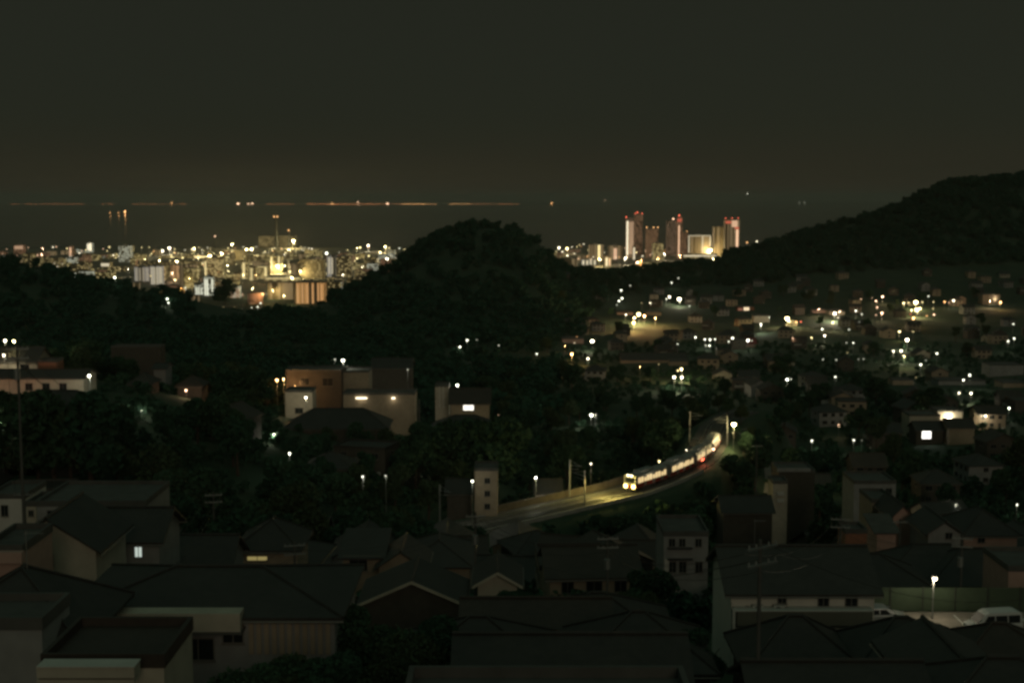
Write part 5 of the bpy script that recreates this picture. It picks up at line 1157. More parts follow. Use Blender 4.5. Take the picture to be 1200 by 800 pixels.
# (px, py, colour, size, strength, power, label)
HL = [(738.5, 334.5, 'W', 2.6, 1.2, 0, 'faint white lamp high on the slope above the warm yard'), (728, 340, 'W', 3, 5, 400, 'white lamp on the slope above a close pair of lamps'), (729, 349.5, 'W', 3.2, 6, 400, 'upper of a close pair of white lamps'), (725.5, 352.5, 'W', 3.2, 6, 0, 'lower of a close pair of white lamps'), (723, 357, 'W', 2.4, 1, 0, 'faint lamp under the close pair of white lamps'),
 (733.5, 368.5, 'C', 3, 5, 600, 'warm white lamp just outside the warm floodlit yard'), (748.5, 368, 'Y', 6, 12, 4000, 'largest warm floodlight of the lit yard'), (743.5, 372, 'Y', 4, 7, 5000, 'warm floodlight touching the largest one of the yard'), (755, 370, 'O', 4, 8, 6000, 'orange floodlight in the middle of the yard'), (742.5, 378, 'O', 5, 9, 7000, 'orange floodlight lowest in the yard'), (768, 372, 'O', 4, 1.2, 4000, 'dull floodlight on the tan building of the yard'),
 (762, 354.8, 'C', 3, 3.5, 300, 'lamp above the warm floodlit yard'), (752, 355, 'Y', 2, 1, 0, 'faint yellowish lamp above the warm yard'), (784.5, 347.6, 'C', 4, 7, 900, 'white lamp next to the brightest one below the towers'), (781, 350, 'W', 2.6, 3, 0, 'small lamp touching its brighter neighbour below the towers'), (796, 350.3, 'C', 6, 14, 3500, 'brightest white lamp on the slope below the towers'),
 (787, 331, 'W', 2.8, 3, 300, 'lamp high in the wood under the towers'), (795, 325.8, 'W', 3, 1.2, 0, 'faint streaky lamp highest in the wood under the towers'), (808, 358.5, 'W', 3, 1.4, 0, 'faint flat lamp below the brightest white lamp'),
 (815, 395, 'W', 3.2, 6, 400, 'first of a row of small white lamps'), (826, 397.5, 'W', 3, 5, 300, 'second of the row of small white lamps'), (832, 397.7, 'W', 3.4, 6, 300, 'third of the row of small white lamps'), (838, 397.3, 'W', 2.8, 4, 0, 'fourth of the row of small white lamps'), (831.5, 404.8, 'W', 3.6, 3.5, 400, 'greenish lamp under the row of small white lamps'), (827, 404.5, 'W', 2.4, 2, 0, 'fainter greenish lamp under the row'),
 (858.5, 396, 'W', 4, 6, 500, 'white lamp right of the row, upper of two'), (854, 400, 'W', 2.8, 3, 0, 'small lamp just below its brighter neighbour at the row end'), (876.5, 398.5, 'W', 4.4, 9, 700, 'bright white lamp under the cold floodlit house'), (881, 399, 'W', 2, 2, 0, 'tiny lamp touching the bright one under the cold floodlit house'), (794, 403, 'W', 2.6, 2, 0, 'small lamp alone before the row'),
 (892, 380, 'W', 3, 1.2, 3500, 'dull cold floodlight at the pale hillside house'), (901.5, 371.5, 'W', 2, 2.2, 300, 'small lamp at the corner of the pale hillside house'),
 (922.5, 373, 'Y', 6.6, 18, 6000, 'very bright yellow-white lamp on the hillside, biggest of all'), (925, 376.5, 'Y', 3.6, 8, 0, 'lamp merging into the very bright hillside one'), (933, 376.8, 'O', 2.8, 4, 500, 'orange lamp beside the very bright hillside one'), (938.5, 376.8, 'R', 2.6, 3.5, 0, 'red lamp beside the very bright hillside one'),
 (929, 396, 'P', 3, 1.2, 300, 'dull pinkish lamp on the dark slope'), (951, 395.5, 'Y', 3, 4, 400, 'yellowish lamp, outer one of two on the slope'), (966.5, 393, 'C', 4.4, 5, 700, 'warm lamp on the slope, inner one of two'), (963.5, 385.5, 'W', 3.2, 6, 300, 'white lamp below the tall warm hillside building'), (976, 377.5, 'Y', 3, 5, 1200, 'lamp at the foot of the tall warm hillside building'), (978, 366.5, 'C', 4, 6, 9000, 'floodlight on top of the tall warm hillside building'), (982, 372, 'C', 3.4, 2, 0, 'lamp in front of the tall warm hillside building'), (984, 365, 'P', 3, 2, 1500, 'pinkish lamp on the roof edge of the tall hillside building'), (960, 361.5, 'P', 3, .9, 1800, 'weak lamp at the far end of the long pinkish wall'),
 (995, 386, 'W', 2.4, 2.5, 0, 'small lamp on the dark slope'), (1000, 401.5, 'W', 3, 2.4, 200, 'greenish lamp beside a small one on the slope'), (992, 401.5, 'W', 2.6, 1, 0, 'faint greenish smudge of a lamp on the slope'), (993, 413, 'Y', 3, .5, 0, 'faint yellow lamp low on the slope'),
 (1003, 364, 'W', 3, 5, 300, 'white lamp, outermost of the cluster under the hill'), (1009, 350.5, 'P', 2.6, 2.2, 0, 'pinkish lamp over the cluster under the hill'), (1010, 368, 'W', 3.2, 1.6, 0, 'pale smudge of a lamp in the cluster under the hill'), (1007, 377, 'W', 2, .7, 0, 'faintest lamp of the cluster under the hill'),
 (1034.3, 347.5, 'P', 4, 7, 900, 'bright pinkish lamp topmost of its column'), (1026.5, 352.5, 'P', 3.2, 5, 400, 'pinkish lamp beside the topmost of the column'), (1028, 360, 'P', 2.8, 4, 300, 'pinkish lamp in the middle of the column'), (1033.5, 366.5, 'P', 4, 8, 900, 'bright warm lamp at the foot of the column'), (1026.5, 369, 'P', 2.6, 2, 0, 'dull lamp at the foot of the column'), (1022, 349, 'P', 2, 1, 0, 'dim lamp beside the head of the column'),
 (1059, 355, 'Y', 3.6, 5, 500, 'yellow lamp outermost of the brightest hillside cluster'), (1064.5, 354.5, 'Y', 2.8, 3, 0, 'small yellow lamp of the brightest hillside cluster'), (1073.2, 354, 'Y', 6.4, 18, 3500, 'very bright yellow lamp at the top of the brightest cluster'), (1074.5, 362.5, 'Y', 6, 16, 4500, 'bright broad lamp below the top one of the cluster'), (1078, 361.5, 'Y', 4, 12, 0, 'lamp merging with the broad one of the cluster'), (1068, 363, 'Y', 3.4, 2.4, 900, 'dimmer yellow lamp beside the broad one'), (1070.5, 372.5, 'O', 4.4, 8, 900, 'orange lamp at the foot of the brightest cluster'), (1067, 368, 'R', 2.6, 1.2, 0, 'small red lamp over the orange one'), (1081, 354, 'Y', 2.6, 2, 0, 'small lamp on the other side of the very bright yellow one'),
 (1088, 347, 'W', 3, 2, 0, 'pale flat lamp above the brightest cluster'), (1094, 353.5, 'Y', 2.8, 1.2, 200, 'dim yellow lamp, upper of a short column'), (1093.5, 361.5, 'Y', 2.8, 1.4, 0, 'dim yellow lamp, middle of a short column'), (1094.5, 368.5, 'P', 3.4, 4, 400, 'pinkish lamp at the foot of the short column'), (1086, 370, 'O', 3, 2.4, 0, 'orange lamp beside the short column'), (1107, 353.5, 'O', 3, 5, 300, 'orange-white lamp, outer of a small trio'), (1112, 354.5, 'P', 2.4, 2, 0, 'dim middle lamp of a small trio'), (1117.5, 352, 'C', 3.8, 7, 500, 'bright end lamp of a small trio'),
 (1165, 348, 'C', 4.4, 12, 2500, 'bright warm lamp, first of a touching pair under the hill'), (1169, 348.2, 'C', 4, 11, 0, 'bright warm lamp, second of a touching pair under the hill'), (1172.5, 354, 'O', 4, 8, 1200, 'orange lamp just below the touching pair'), (1160, 352, 'P', 3, .6, 3000, 'dull lamp on the tan building under the hill'),
 (1187.5, 379.5, 'W', 3, 2.5, 150, 'pale lamp near the view edge on the slope'), (1188.5, 396.3, 'W', 3.2, 5, 300, 'white lamp near the view edge, upper of two'), (1181.5, 399.5, 'W', 3.6, 3, 300, 'slanting pale lamp near the view edge, lower of two'), (1054, 388.3, 'Y', 4.2, 5, 500, 'orange-yellow lamp on its own below the clusters'), (1070, 388.5, 'Y', 2.4, 2, 0, 'small dull lamp below the clusters'), (1063, 398, 'C', 5.4, 14, 2200, 'brightest lamp of the group below the clusters'), (1056, 411, 'C', 4.4, 8, 900, 'round lamp under the brightest one below the clusters'), (1047, 411, 'C', 4.4, 2.5, 500, 'hazy lamp beside the round one'), (1060, 417, 'Y', 3.4, .7, 900, 'dull yellow lamp under the round one'),
 (1098, 414, 'W', 3.4, 6, 300, 'solitary white lamp on the dark slope'), (1079, 427, 'W', 3.6, 6, 500, 'flat white lamp on the terraces'), (1085, 422, 'W', 2.4, .8, 0, 'faint lamp by the flat white one'), (1136.5, 439, 'W', 4, 4, 500, 'flat pale lamp over the terrace'), (1129, 445, 'W', 3.4, 6, 300, 'white lamp just under the flat pale one'), (1124, 460, 'C', 3.6, 4, 400, 'lamp on the long grey terrace, first of two'), (1138, 460.5, 'C', 4, 7, 500, 'lamp on the long grey terrace, brighter second of two'),
 (1182.5, 478, 'W', 3.4, 8, 400, 'white lamp below the brownish edge block'), (1155, 487, 'C', 4, 8, 400, 'slanting white lamp on the lower terraces'), (1111.5, 487, 'C', 3, 10, 700, 'thin upright lamp at the cream house'), (1100, 491, 'C', 3, 1, 600, 'dull lamp beside the pale wall of the cream house'), (1073.5, 442, 'Y', 2, 1, 0, 'tiny dull lamp on the terraces'),
 (964.5, 421, 'W', 2.4, 1.4, 0, 'faint white dot on the dark slope, outer of two'), (980, 421.5, 'W', 2.8, 1.2, 0, 'faint white dash on the dark slope'), (1012, 420.5, 'W', 2.8, .8, 0, 'faint pale dash on the dark slope'), (1006, 420.8, 'W', 2, .9, 0, 'faint pale dot beside the dash'), (979, 441.3, 'W', 4, 2.4, 250, 'greenish white arrow-like lamp in the dark'), (922.5, 444.5, 'W', 4.6, 9, 700, 'cold white lamp alone in the dark below the hillside'), (927, 444, 'W', 2.4, 2, 0, 'small companion of the cold white lamp in the dark'),
 (798.5, 432, 'Y', 4.6, 7, 2200, 'warm lamp at the top of the lit hall end'), (794.5, 434, 'Y', 3.4, 4, 0, 'smaller lamp at the top of the lit hall end'), (790, 441.5, 'C', 4.4, 10, 1200, 'warm lamp, outer one of the lower pair at the hall end'), (799, 441.7, 'C', 4.4, 9, 1200, 'warm lamp, inner one of the lower pair at the hall end'), (772, 426.5, 'Y', 2.4, .7, 0, 'dim lamp on the long hall roof'), (750, 429, 'O', 3, .4, 500, 'dull orange lamp lighting the long hall roof'),
 (694, 399.5, 'C', 5.4, 14, 1500, 'bright white lamp beside the warm speckled building'), (670, 414.3, 'O', 4.6, 7, 2500, 'warm lamp at the foot of the speckled building'), (689, 419.8, 'C', 3.8, 7, 600, 'flat white lamp below the bright one'), (676, 394.5, 'O', 2.2, 1, 0, 'dim lamp over the speckled building'), (662, 405, 'O', 2.2, 2, 900, 'small orange lamp at the end of the speckled building'), (629, 414.5, 'W', 3, 4, 200, 'solitary white lamp at the foot of the big round hill'),
 (547.5, 398.5, 'W', 3.4, 6, 200, 'upper of two white lamps under the big round hill'), (539, 406.3, 'W', 3.4, 6, 200, 'lower of two white lamps under the big round hill'), (558.5, 398, 'W', 2, 1, 0, 'tiny lamp beside the upper one under the round hill'), (584.5, 404.5, 'W', 2.6, 1.2, 0, 'dim lamp at the end of a faint lit wall under the round hill'),
 (693, 486, 'W', 6, 8, 900, 'greenish white lamp alone in the dark above the train'), (698, 485.8, 'W', 3, 1.4, 0, 'dim lamp touching the greenish white one above the train'), (983, 497.5, 'P', 3.6, 1.2, 150, 'dull pinkish lamp in the dark valley'), (1000.5, 515.3, 'W', 4, 2.2, 150, 'flat greenish lamp in the dark valley'), (1010, 515.5, 'W', 2, .5, 0, 'faint bluish lamp beside the flat greenish one'), (951.5, 516, 'W', 3.8, 3.4, 150, 'white dash of a lamp in the dark valley'),
 (996, 573, 'W', 2.4, 1, 60, 'faint lamp on the dim grey flat block'), (1022, 603, 'C', 4.6, 11, 260, 'round white lamp on the small tan building'), (1087, 628, 'C', 3.2, 3.4, 110, 'small hanging lamp by the greenish gabled house'), (1192, 591, 'W', 2.8, 3, 90, 'T-shaped pale lamp near the view edge'), (1120, 590, 'W', 2, .25, 60, 'almost invisible lamp among the dark trees')]
for (px, py, c, s, st, pw, lb) in HL:
    lamp(px, py, c, s * (1.12 if st > 10 else 1), st, pw * (2.2 if (c in 'YOCP' and pw >= 500) else 1), h=(7 if py < 450 else 5), label=lb, group='lamps of the hillside and valley')

# ================================================================== FILLER HOUSES (real houses of the dark quarters)
def template(i):
    rs = random.Random(40 + i)
    w = rs.uniform(8, 12.5); d = rs.uniform(7.5, 10); H = rs.choice([5.4, 5.6, 5.9, 3.2]); kd = rs.choice(['hip', 'hip', 'gable', 'gablef', 'gable', 'flat'])
    wall = [M_GREY, M_BROWN, M_TAN, M_BROWN, M_GREY, M_TAN, M_BROWN, M_CREAM][i % 8]; roof = [M_ROOF, M_ROOFB, M_SLATE, M_ROOF][i % 4]
    wins = []
    for zz in ((1.5, 4.1) if H > 4 else (1.6,)):
        for x in (-w * .3, 0, w * .3):
            if zz < 2 and x > 0: continue
            wins.append(('f', x, zz, rs.choice([1.2, 1.6]), 1.1)); 
        wins.append(('l', 0, zz, 1.2, 1.0)); wins.append(('r', 0, zz, 1.2, 1.0))
    n = len(FOOT); h = house(0, -500 - i * 20, 0, w, d, H, kd, rs.uniform(1.9, 2.5), wall, roof, wins, base=5)
    if kd == 'flat' : pass
    if i % 3 == 0:
        m = MB(); m.box(-w * .42, -d / 2 - 1.0, 2.75, w * .1, -d / 2 - .004, 2.9); m.box(-w * .42, -d / 2 - 1.0, 2.9, w * .1, -d / 2 - .92, 3.8); m.build('balcony', M_CONC, h)
    m = MB(); m.box(w * .36, -d / 2 - .5, .1, w * .36 + .7, -d / 2 - .1, .7); m.build('aircon_unit', M_ACUNIT, h)
    del FOOT[n:]
    names = {'hip': 'hip', 'gable': 'ridge', 'gablef': 'gable-fronted', 'flat': 'flat'}
    wn_ = {'cream_stucco': 'cream', 'grey_mortar': 'grey', 'tan_siding': 'tan', 'brown_siding': 'brown', 'white_stucco': 'white'}[wall.name]
    return h, w, d, H + 2.4, '%s walled house with %s roof' % (wn_, names[kd])
TP = [template(i) for i in range(12)]
used = set()
def place_house(k, x, y, rz, where, group):
    src, w, d, H, desc = TP[k]
    h = src if k not in used else copy_tree(src)
    used.add(k)
    gs = [tz(x + a, y + b) for a in (-w / 2, 0, w / 2) for b in (-d / 2, 0, d / 2)]
    h.location = (x, y, sum(gs) / 9 + .1); h.rotation_euler = (0, 0, rz)
    tag(h, desc + ' ' + where, 'house', group); FOOT.append((x, y, max(w, d) * .6)); return h
def region(y, u):
    if y < 150: return ('standing unlit in the nearest rows of dark roofs', 'unlit houses of the nearest rows')
    if y < 245: return ('standing unlit in the dark hollow before the railway', 'unlit houses before the railway')
    if u < 620: return ('standing unlit on the dark spur', 'unlit houses of the spur')
    if y < 620: return ('standing unlit on the lower terraces behind the railway', 'unlit houses of the lower terraces')
    return ('standing unlit on the slope below the wooded hill', 'unlit houses of the slope')
nh = 0
rs = random.Random(3)
for y in list(np.arange(86, 244, 14.5)) + list(np.arange(270, 1400, 26)):
    if nh >= 262: break
    step = 14.5 if y < 244 else 25 + y * .012
    x0, x1 = (-160 - 600 + 600) / F * y - 10, 700 / F * y
    x = (-700) / F * y + rs.uniform(0, step)
    while x < 720 / F * y and nh < 262:
        xx = x + rs.uniform(-2, 2); yy = y + rs.uniform(-3, 3); x += step * rs.uniform(.9, 1.25)
        u = xx / yy * F + 600
        k = rs.randrange(12); src, w, d, H, desc = TP[k]
        if yy > 400 and u < 655: continue
        if 244 < yy < 400 and (u < 640 and rs.random() < .45): continue
        if 640 < u < 905 and 245 < yy < 470: continue
        if 560 < u < 830 and yy > 245 and yy < 640: continue
        if yy > 640 and rs.random() < .38: continue
        if yy > 400 and rs.random() < .2: continue
        if float(track_dist(np.array([xx]), np.array([yy]))[0]) < 13: continue
        if not free(xx, yy, w * .52): continue
        g = tz(xx, yy)
        if not clear_view(xx, yy, g, g + H, w * .55): continue
        place_house(k, xx, yy, rs.choice([0, 0, math.pi / 2, -math.pi / 2, .2, -.2]) + rs.uniform(-.12, .12), *region(yy, u)); nh += 1
for k in range(12):
    if k not in used:
        for c in [TP[k][0]] + list(TP[k][0].children_recursive): bpy.data.objects.remove(c)

# ================================================================== TREES
def crown_mesh(seed, n, rad, hgt, q, name, base=0.0):
    """leaf clumps spread through a few lobes: an uneven outline with gaps"""
    r = np.random.RandomState(seed)
    nl = 9; cen = np.stack([r.uniform(-.55, .55, nl) * rad, r.uniform(-.55, .55, nl) * rad, r.uniform(.2, .95, nl) * hgt], 1)
    cen[0] = (0, 0, hgt * .6); cr_ = r.uniform(.38, .62, nl) * rad * np.where(cen[:, 2] > .7 * hgt, .75, 1)
    k = r.randint(0, nl, n); d = r.normal(size=(n, 3)); d /= np.linalg.norm(d, axis=1)[:, None]
    c = cen[k] + d * (cr_[k] * r.uniform(.55, 1.08, n))[:, None] * np.array([1, 1, .8]); c[:, 2] = np.maximum(c[:, 2], .02 * hgt) + base
    a = r.normal(size=(n, 3)); a /= np.linalg.norm(a, axis=1)[:, None]; b = np.cross(a, r.normal(size=(n, 3))); b /= np.linalg.norm(b, axis=1)[:, None]
    s = (q * r.uniform(.6, 1.4, n))[:, None]
    V = np.stack([c - a * s, c - b * s * .6, c + a * s, c + b * s * .6], 1).reshape(-1, 3)
    return V
def quads_mesh(name, V, m):
    me = bpy.data.meshes.new(name); n = len(V) // 4
    me.vertices.add(len(V)); me.vertices.foreach_set('co', V.astype(np.float32).ravel())
    me.loops.add(4 * n); me.loops.foreach_set('vertex_index', np.arange(4 * n, dtype=np.int32))
    me.polygons.add(n); me.polygons.foreach_set('loop_start', np.arange(0, 4 * n, 4, dtype=np.int32)); me.polygons.foreach_set('loop_total', np.full(n, 4, dtype=np.int32))
    me.update(calc_edges=True); me.materials.append(m); return me
TT = []
for i in range(6):
    rad = [3.4, 4.2, 5.0, 3.0, 4.6, 2.6][i]; hg = [6.0, 7.0, 8.5, 7.5, 6.5, 9.0][i]; th = [2.6, 3.0, 3.4, 2.4, 2.8, 2.0][i]
    cme = quads_mesh('tree_crown', crown_mesh(i, 3400, rad, hg, .36, 'c', th), M_LEAF[i % 3])
    t = MB(); t.tube((0, 0, -1.5), (.1, .05, th), .30, .22, 9); r_ = random.Random(i)
    t.tube((.1, .05, th), (0, 0, th + hg * .6), .22, .08, 7)
    for k in range(6):
        a = k * 1.05 + r_.random(); z = th + r_.uniform(-.3, hg * .3); t.tube((.05, .03, z), (math.cos(a) * rad * .6, math.sin(a) * rad * .6, z + hg * r_.uniform(.15, .4)), .11, .03, 5)
    TT.append((cme, t.mesh('tree_trunk', M_BARK), rad, hg + th))
for i in range(3):
    rad, hg, th = [(3.6, 6.2, 2.4), (4.2, 7.0, 2.8), (3.0, 6.8, 2.2)][i]
    TT.append((quads_mesh('tree_crown', crown_mesh(60 + i, 15000, rad, hg, .15, 'n', th), M_LEAF[(i + 1) % 3]), TT[i][1], rad, hg + th))
TL = ['rounded dense broadleaf tree', 'wide spreading tree', 'large billowing tree', 'slim upright tree', 'low bushy tree', 'tall narrow tree', 'round leafy garden tree', 'spreading leafy garden tree', 'small upright garden tree']
nt = 0
def tree(x, y, i, s, where, group, sx=None):
    global nt
    cme, tme, rad, H = TT[i]
    g = tz(x, y); root = empty('tree', (x, y, g), random.uniform(0, 6.28), TL[i] + ' ' + where, 'tree', group); root.scale = (s * (sx or 1), s * (sx or 1), s)
    obj('trunk', tme, root); obj('crown', cme, root); nt += 1; FOOT.append((x, y, rad * s * .55)); return root
# named clumps: (px, base D, template, scale)
for px, D, i, s in ((868, 372, 2, 1.35), (880, 362, 5, 1.5), (893, 352, 3, 1.4), (872, 340, 1, 1.1), (886, 325, 4, 1.2), (862, 350, 0, 1.1), (898, 300, 0, 1.0), (880, 300, 1, 1.0), (865, 310, 4, 1.0), (852, 385, 1, 1.3), (842, 395, 2, 1.2)):
    p = P(px, 500, D); s = min(s, max(.5, (rowz(504 + abs(px - 884) * .3, D) - tz(p.x, D)) / TT[i][3])); tree(p.x, p.y, i, s, 'in the tall dark group between the train and the lane', 'trees beside the lane')
for px, D, i, s in ((6, 246, 2, .85), (24, 243, 1, .85), (42, 246, 2, .85), (60, 240, 1, .85), (82, 244, 2, .8), (104, 240, 0, .9), (-14, 240, 1, .9)): p = P(px, 500, D); s = (rowz(464 + (px % 5), D) - tz(p.x, D)) / TT[i][3]; tree(p.x, p.y, i, s, 'before the brown walls under the spur hip roofs', 'trees under the spur hip roofs')
for px, D, i, s in ((352, 312, 1, .8), (384, 308, 2, .8), (418, 306, 4, .9), (452, 309, 2, .8), (486, 307, 1, .8), (508, 303, 2, .75), (530, 304, 4, .75), (552, 303, 1, .8), (574, 305, 4, .8)): p = P(px, 500, D); s = (rowz(497 + (px % 4), D) - tz(p.x, D)) / TT[i][3]; tree(p.x, p.y, i, s, 'before the broad hip roofs of the middle houses', 'trees under the middle houses')
for px, D, i, s in ((30, 332, 4, .8), (44, 336, 1, .7), (56, 338, 4, .7)): p = P(px, 400, D); tree(p.x, p.y, i, s, 'glowing yellow-green by the lamps of the spur', 'lamp-lit trees of the spur')
for px, D, i, top in ((304, 64, 6, 774), (348, 63, 7, 768), (390, 62, 8, 777), (425, 74, 6, 730), (465, 70, 7, 742), (505, 76, 8, 732), (820, 84, 8, 742), (640, 70, 6, 752), (600, 100, 8, 696), (745, 104, 7, 690)):
    p = P(px, 500, D); s = (rowz(top, D) - tz(p.x, D)) / TT[i][3]
    if s > .25: tree(p.x, p.y, i, min(s, 1.3), 'black against the nearest roofs', 'black garden trees against the nearest roofs')
tries = 0; rs = random.Random(21)
def try_tree(u, D, where, group, smin=.8, smax=1.25, px_ok=None):
    x = (u - 600) / F * D; i = rs.randrange(6); s = rs.uniform(smin, smax); rad, H = TT[i][2] * s, TT[i][3] * s
    if float(track_dist(np.array([x]), np.array([D]))[0]) < 7.5 + rad * .4: return False
    g = tz(x, D)
    if not free(x, D, rad * .5) or not clear_view(x, D, g + 1, g + H, rad): return False
    tree(x, D, i, s, where, group); return True
def scatter_trees(n, u0, u1, d0, d1, where, group, **k):
    c = 0
    for _ in range(n * 12):
        if c >= n: break
        if try_tree(rs.uniform(u0, u1), rs.uniform(d0, d1), where, group, **k): c += 1
scatter_trees(84, 85, 350, 150, 440, 'in the black wood on the near side of the spur', 'trees of the spur wood')
scatter_trees(50, 560, 870, 300, 640, 'in the dark wood behind the train', 'trees of the wood behind the train')
scatter_trees(32, 330, 560, 170, 318, 'in the dark hollow below the middle houses', 'trees of the hollow')
scatter_trees(14, 700, 900, 180, 262, 'on the dark embankment foot below the train', 'trees below the embankment')
scatter_trees(38, 900, 1240, 200, 620, 'between the dark houses of the lower terraces', 'trees of the lower terraces')
scatter_trees(14, -60, 1260, 70, 200, 'squeezed between the nearest dark roofs', 'garden trees of the nearest rows', smin=.4, smax=.7)
scatter_trees(30, 640, 1240, 600, 1300, 'between the houses of the slope', 'trees of the slope')

# wooded hills: far-off woods that read as one mass
def forest():
    rs_ = np.random.RandomState(8); tmpl = [crown_mesh(50 + i, 190, 5.2, 8.0, 1.15, 'f', .6) for i in range(5)]
    out = []; n = 0
    while n < 7600:
        u = rs_.uniform(-220, 1420) if n < 5200 else rs_.uniform(850, 1420); D = rs_.uniform(430, 2250); x = (u - 600) / F * D
        dr = np.interp(u, DU, DD)
        if D > dr + 260: continue
        if u > 640 and D < np.interp(u, [640, 720, 820, 1000, 1240], [560, 1330, 1380, 1420, 1440]): 
            continue
        if u <= 640 and D < 900 and rs_.rand() < .3: continue
        if rs_.rand() > (D / 1500.) ** .5 + .25: continue
        g = tz(x, D)
        if D < 1400 and not (free(x, D, 2) and clear_view(x, D, g + 1, g + 9, 5)): continue
        s = rs_.uniform(.7, 1.25); a = rs_.uniform(0, 6.28); V = tmpl[n % 5] * s; c, sn = math.cos(a), math.sin(a)
        out.append(np.stack([V[:, 0] * c - V[:, 1] * sn + x, V[:, 0] * sn + V[:, 1] * c + D, V[:, 2] + g - .3], 1)); n += 1
    me = quads_mesh('hill_woods', np.concatenate(out), M_FOREST); o = obj('woods', me)
    tag(o, 'continuous black-green woods covering the round hill and the ridges', 'woods', kind='stuff')
forest()
def undergrowth():
    rs_ = np.random.RandomState(18); tmpl = [crown_mesh(90 + i, 90, 2.3, 2.6, .5, 'u', .05) for i in range(5)]; out = []; n = 0
    X = rs_.uniform(-.45, .45, 30000); D = rs_.uniform(120, 900, 30000) ** 1.0; X = X * D
    for x, y in zip(X, D):
        if n >= 5200: break
        u = x / y * F + 600
        if y > 430 and u < 640: continue
        if y > 430 and rs_.rand() < .5: continue
        if 845 < u < 915 and 295 < y < 350 and rs_.rand() < .7: continue
        if not free(x, y, 1.0): continue
        if float(track_dist(np.array([x]), np.array([y]))[0]) < 8.5: continue
        if y < 135 and 20 < x < 75: continue
        g = tz(x, y)
        if not clear_view(x, y, g + .5, g + 2.6, 2): continue
        s = rs_.uniform(.5, 1.1); a = rs_.uniform(0, 6.28); V = tmpl[n % 5] * s; c, sn = math.cos(a), math.sin(a)
        out.append(np.stack([V[:, 0] * c - V[:, 1] * sn + x, V[:, 0] * sn + V[:, 1] * c + y, V[:, 2] + g], 1)); n += 1
    o = obj('undergrowth', quads_mesh('undergrowth', np.concatenate(out), M_LEAF[0])); tag(o, 'dark undergrowth and shrubs covering the open slopes of the valley', 'undergrowth', kind='stuff')
undergrowth()
# the round tree that stands against the school
p = P(264, 350, 2200); 
root = empty('round_tree', (p.x, 2200, tz(p.x, 2200) - 1), 0, 'big round tree crown standing out against the lit school buildings', 'tree')
gz = P(264, 322, 2200).z - root.location.z
t = MB(); t.tube((0, 0, -2), (0, 0, gz * .5), .9, .6, 8); t.build('trunk', M_BARK, root)
obj('crown', quads_mesh('round_crown', crown_mesh(77, 2600, 26, gz * .8, 1.5, 'r', gz * .12), M_LEAF[0]), root)
# ------------------------------------------------------------------ labels: tie every repeat to the nearest thing one can find
LM_TOWN = [(104, 290, 'the small bright block'), (146, 297, 'the squarish greenish lit block'), (83, 294, 'the slender pinkish block'), (22, 292, 'the wide pinkish block'), (123, 311, 'the floodlit hall roof'), (176, 322, 'the stepped striped pair'), (240, 336, 'the white school'), (246, 300, 'the big yellow floodlight cluster'),
 (289, 292, 'the close pair of yellow lamps'), (272, 286, 'the high lone yellow floodlight'), (325, 311, 'the block with two bright shafts'), (344, 282, 'the brightest yellow floodlight'), (323, 262, 'the tall thin chimney'), (363, 345, 'the orange gallery block'), (365, 318, 'the large dark office block'), (388, 310, 'the white stair shafts'),
 (431, 288, 'the lamp-lit slope top'), (451, 290, 'the lamp at the round hill edge'), (453, 303, 'the oval white lamp'), (207, 306, 'the end of the long hall'), (198, 290, 'the lamps past the squarish block'), (265, 335, 'the round tree'), (310, 320, 'the yellow cornered block'), (410, 303, 'the dim grey slab'), (60, 300, 'the far roofs by the ridge'),
 (664, 291, 'the bright lamp beyond the round hill'), (690, 309, 'the four-striped low block'), (702, 296, 'the yellow-striped cream block'), (722, 297, 'the white lit entrance bay'), (738, 280, 'the white-edged tower'), (764, 277, 'the red-lamped short block'), (796, 280, 'the narrow red-crowned tower'), (819, 285, 'the wide cream slab'), (858, 280, 'the red-topped wide tower'), (888, 284, 'the last lamps by the hill')]
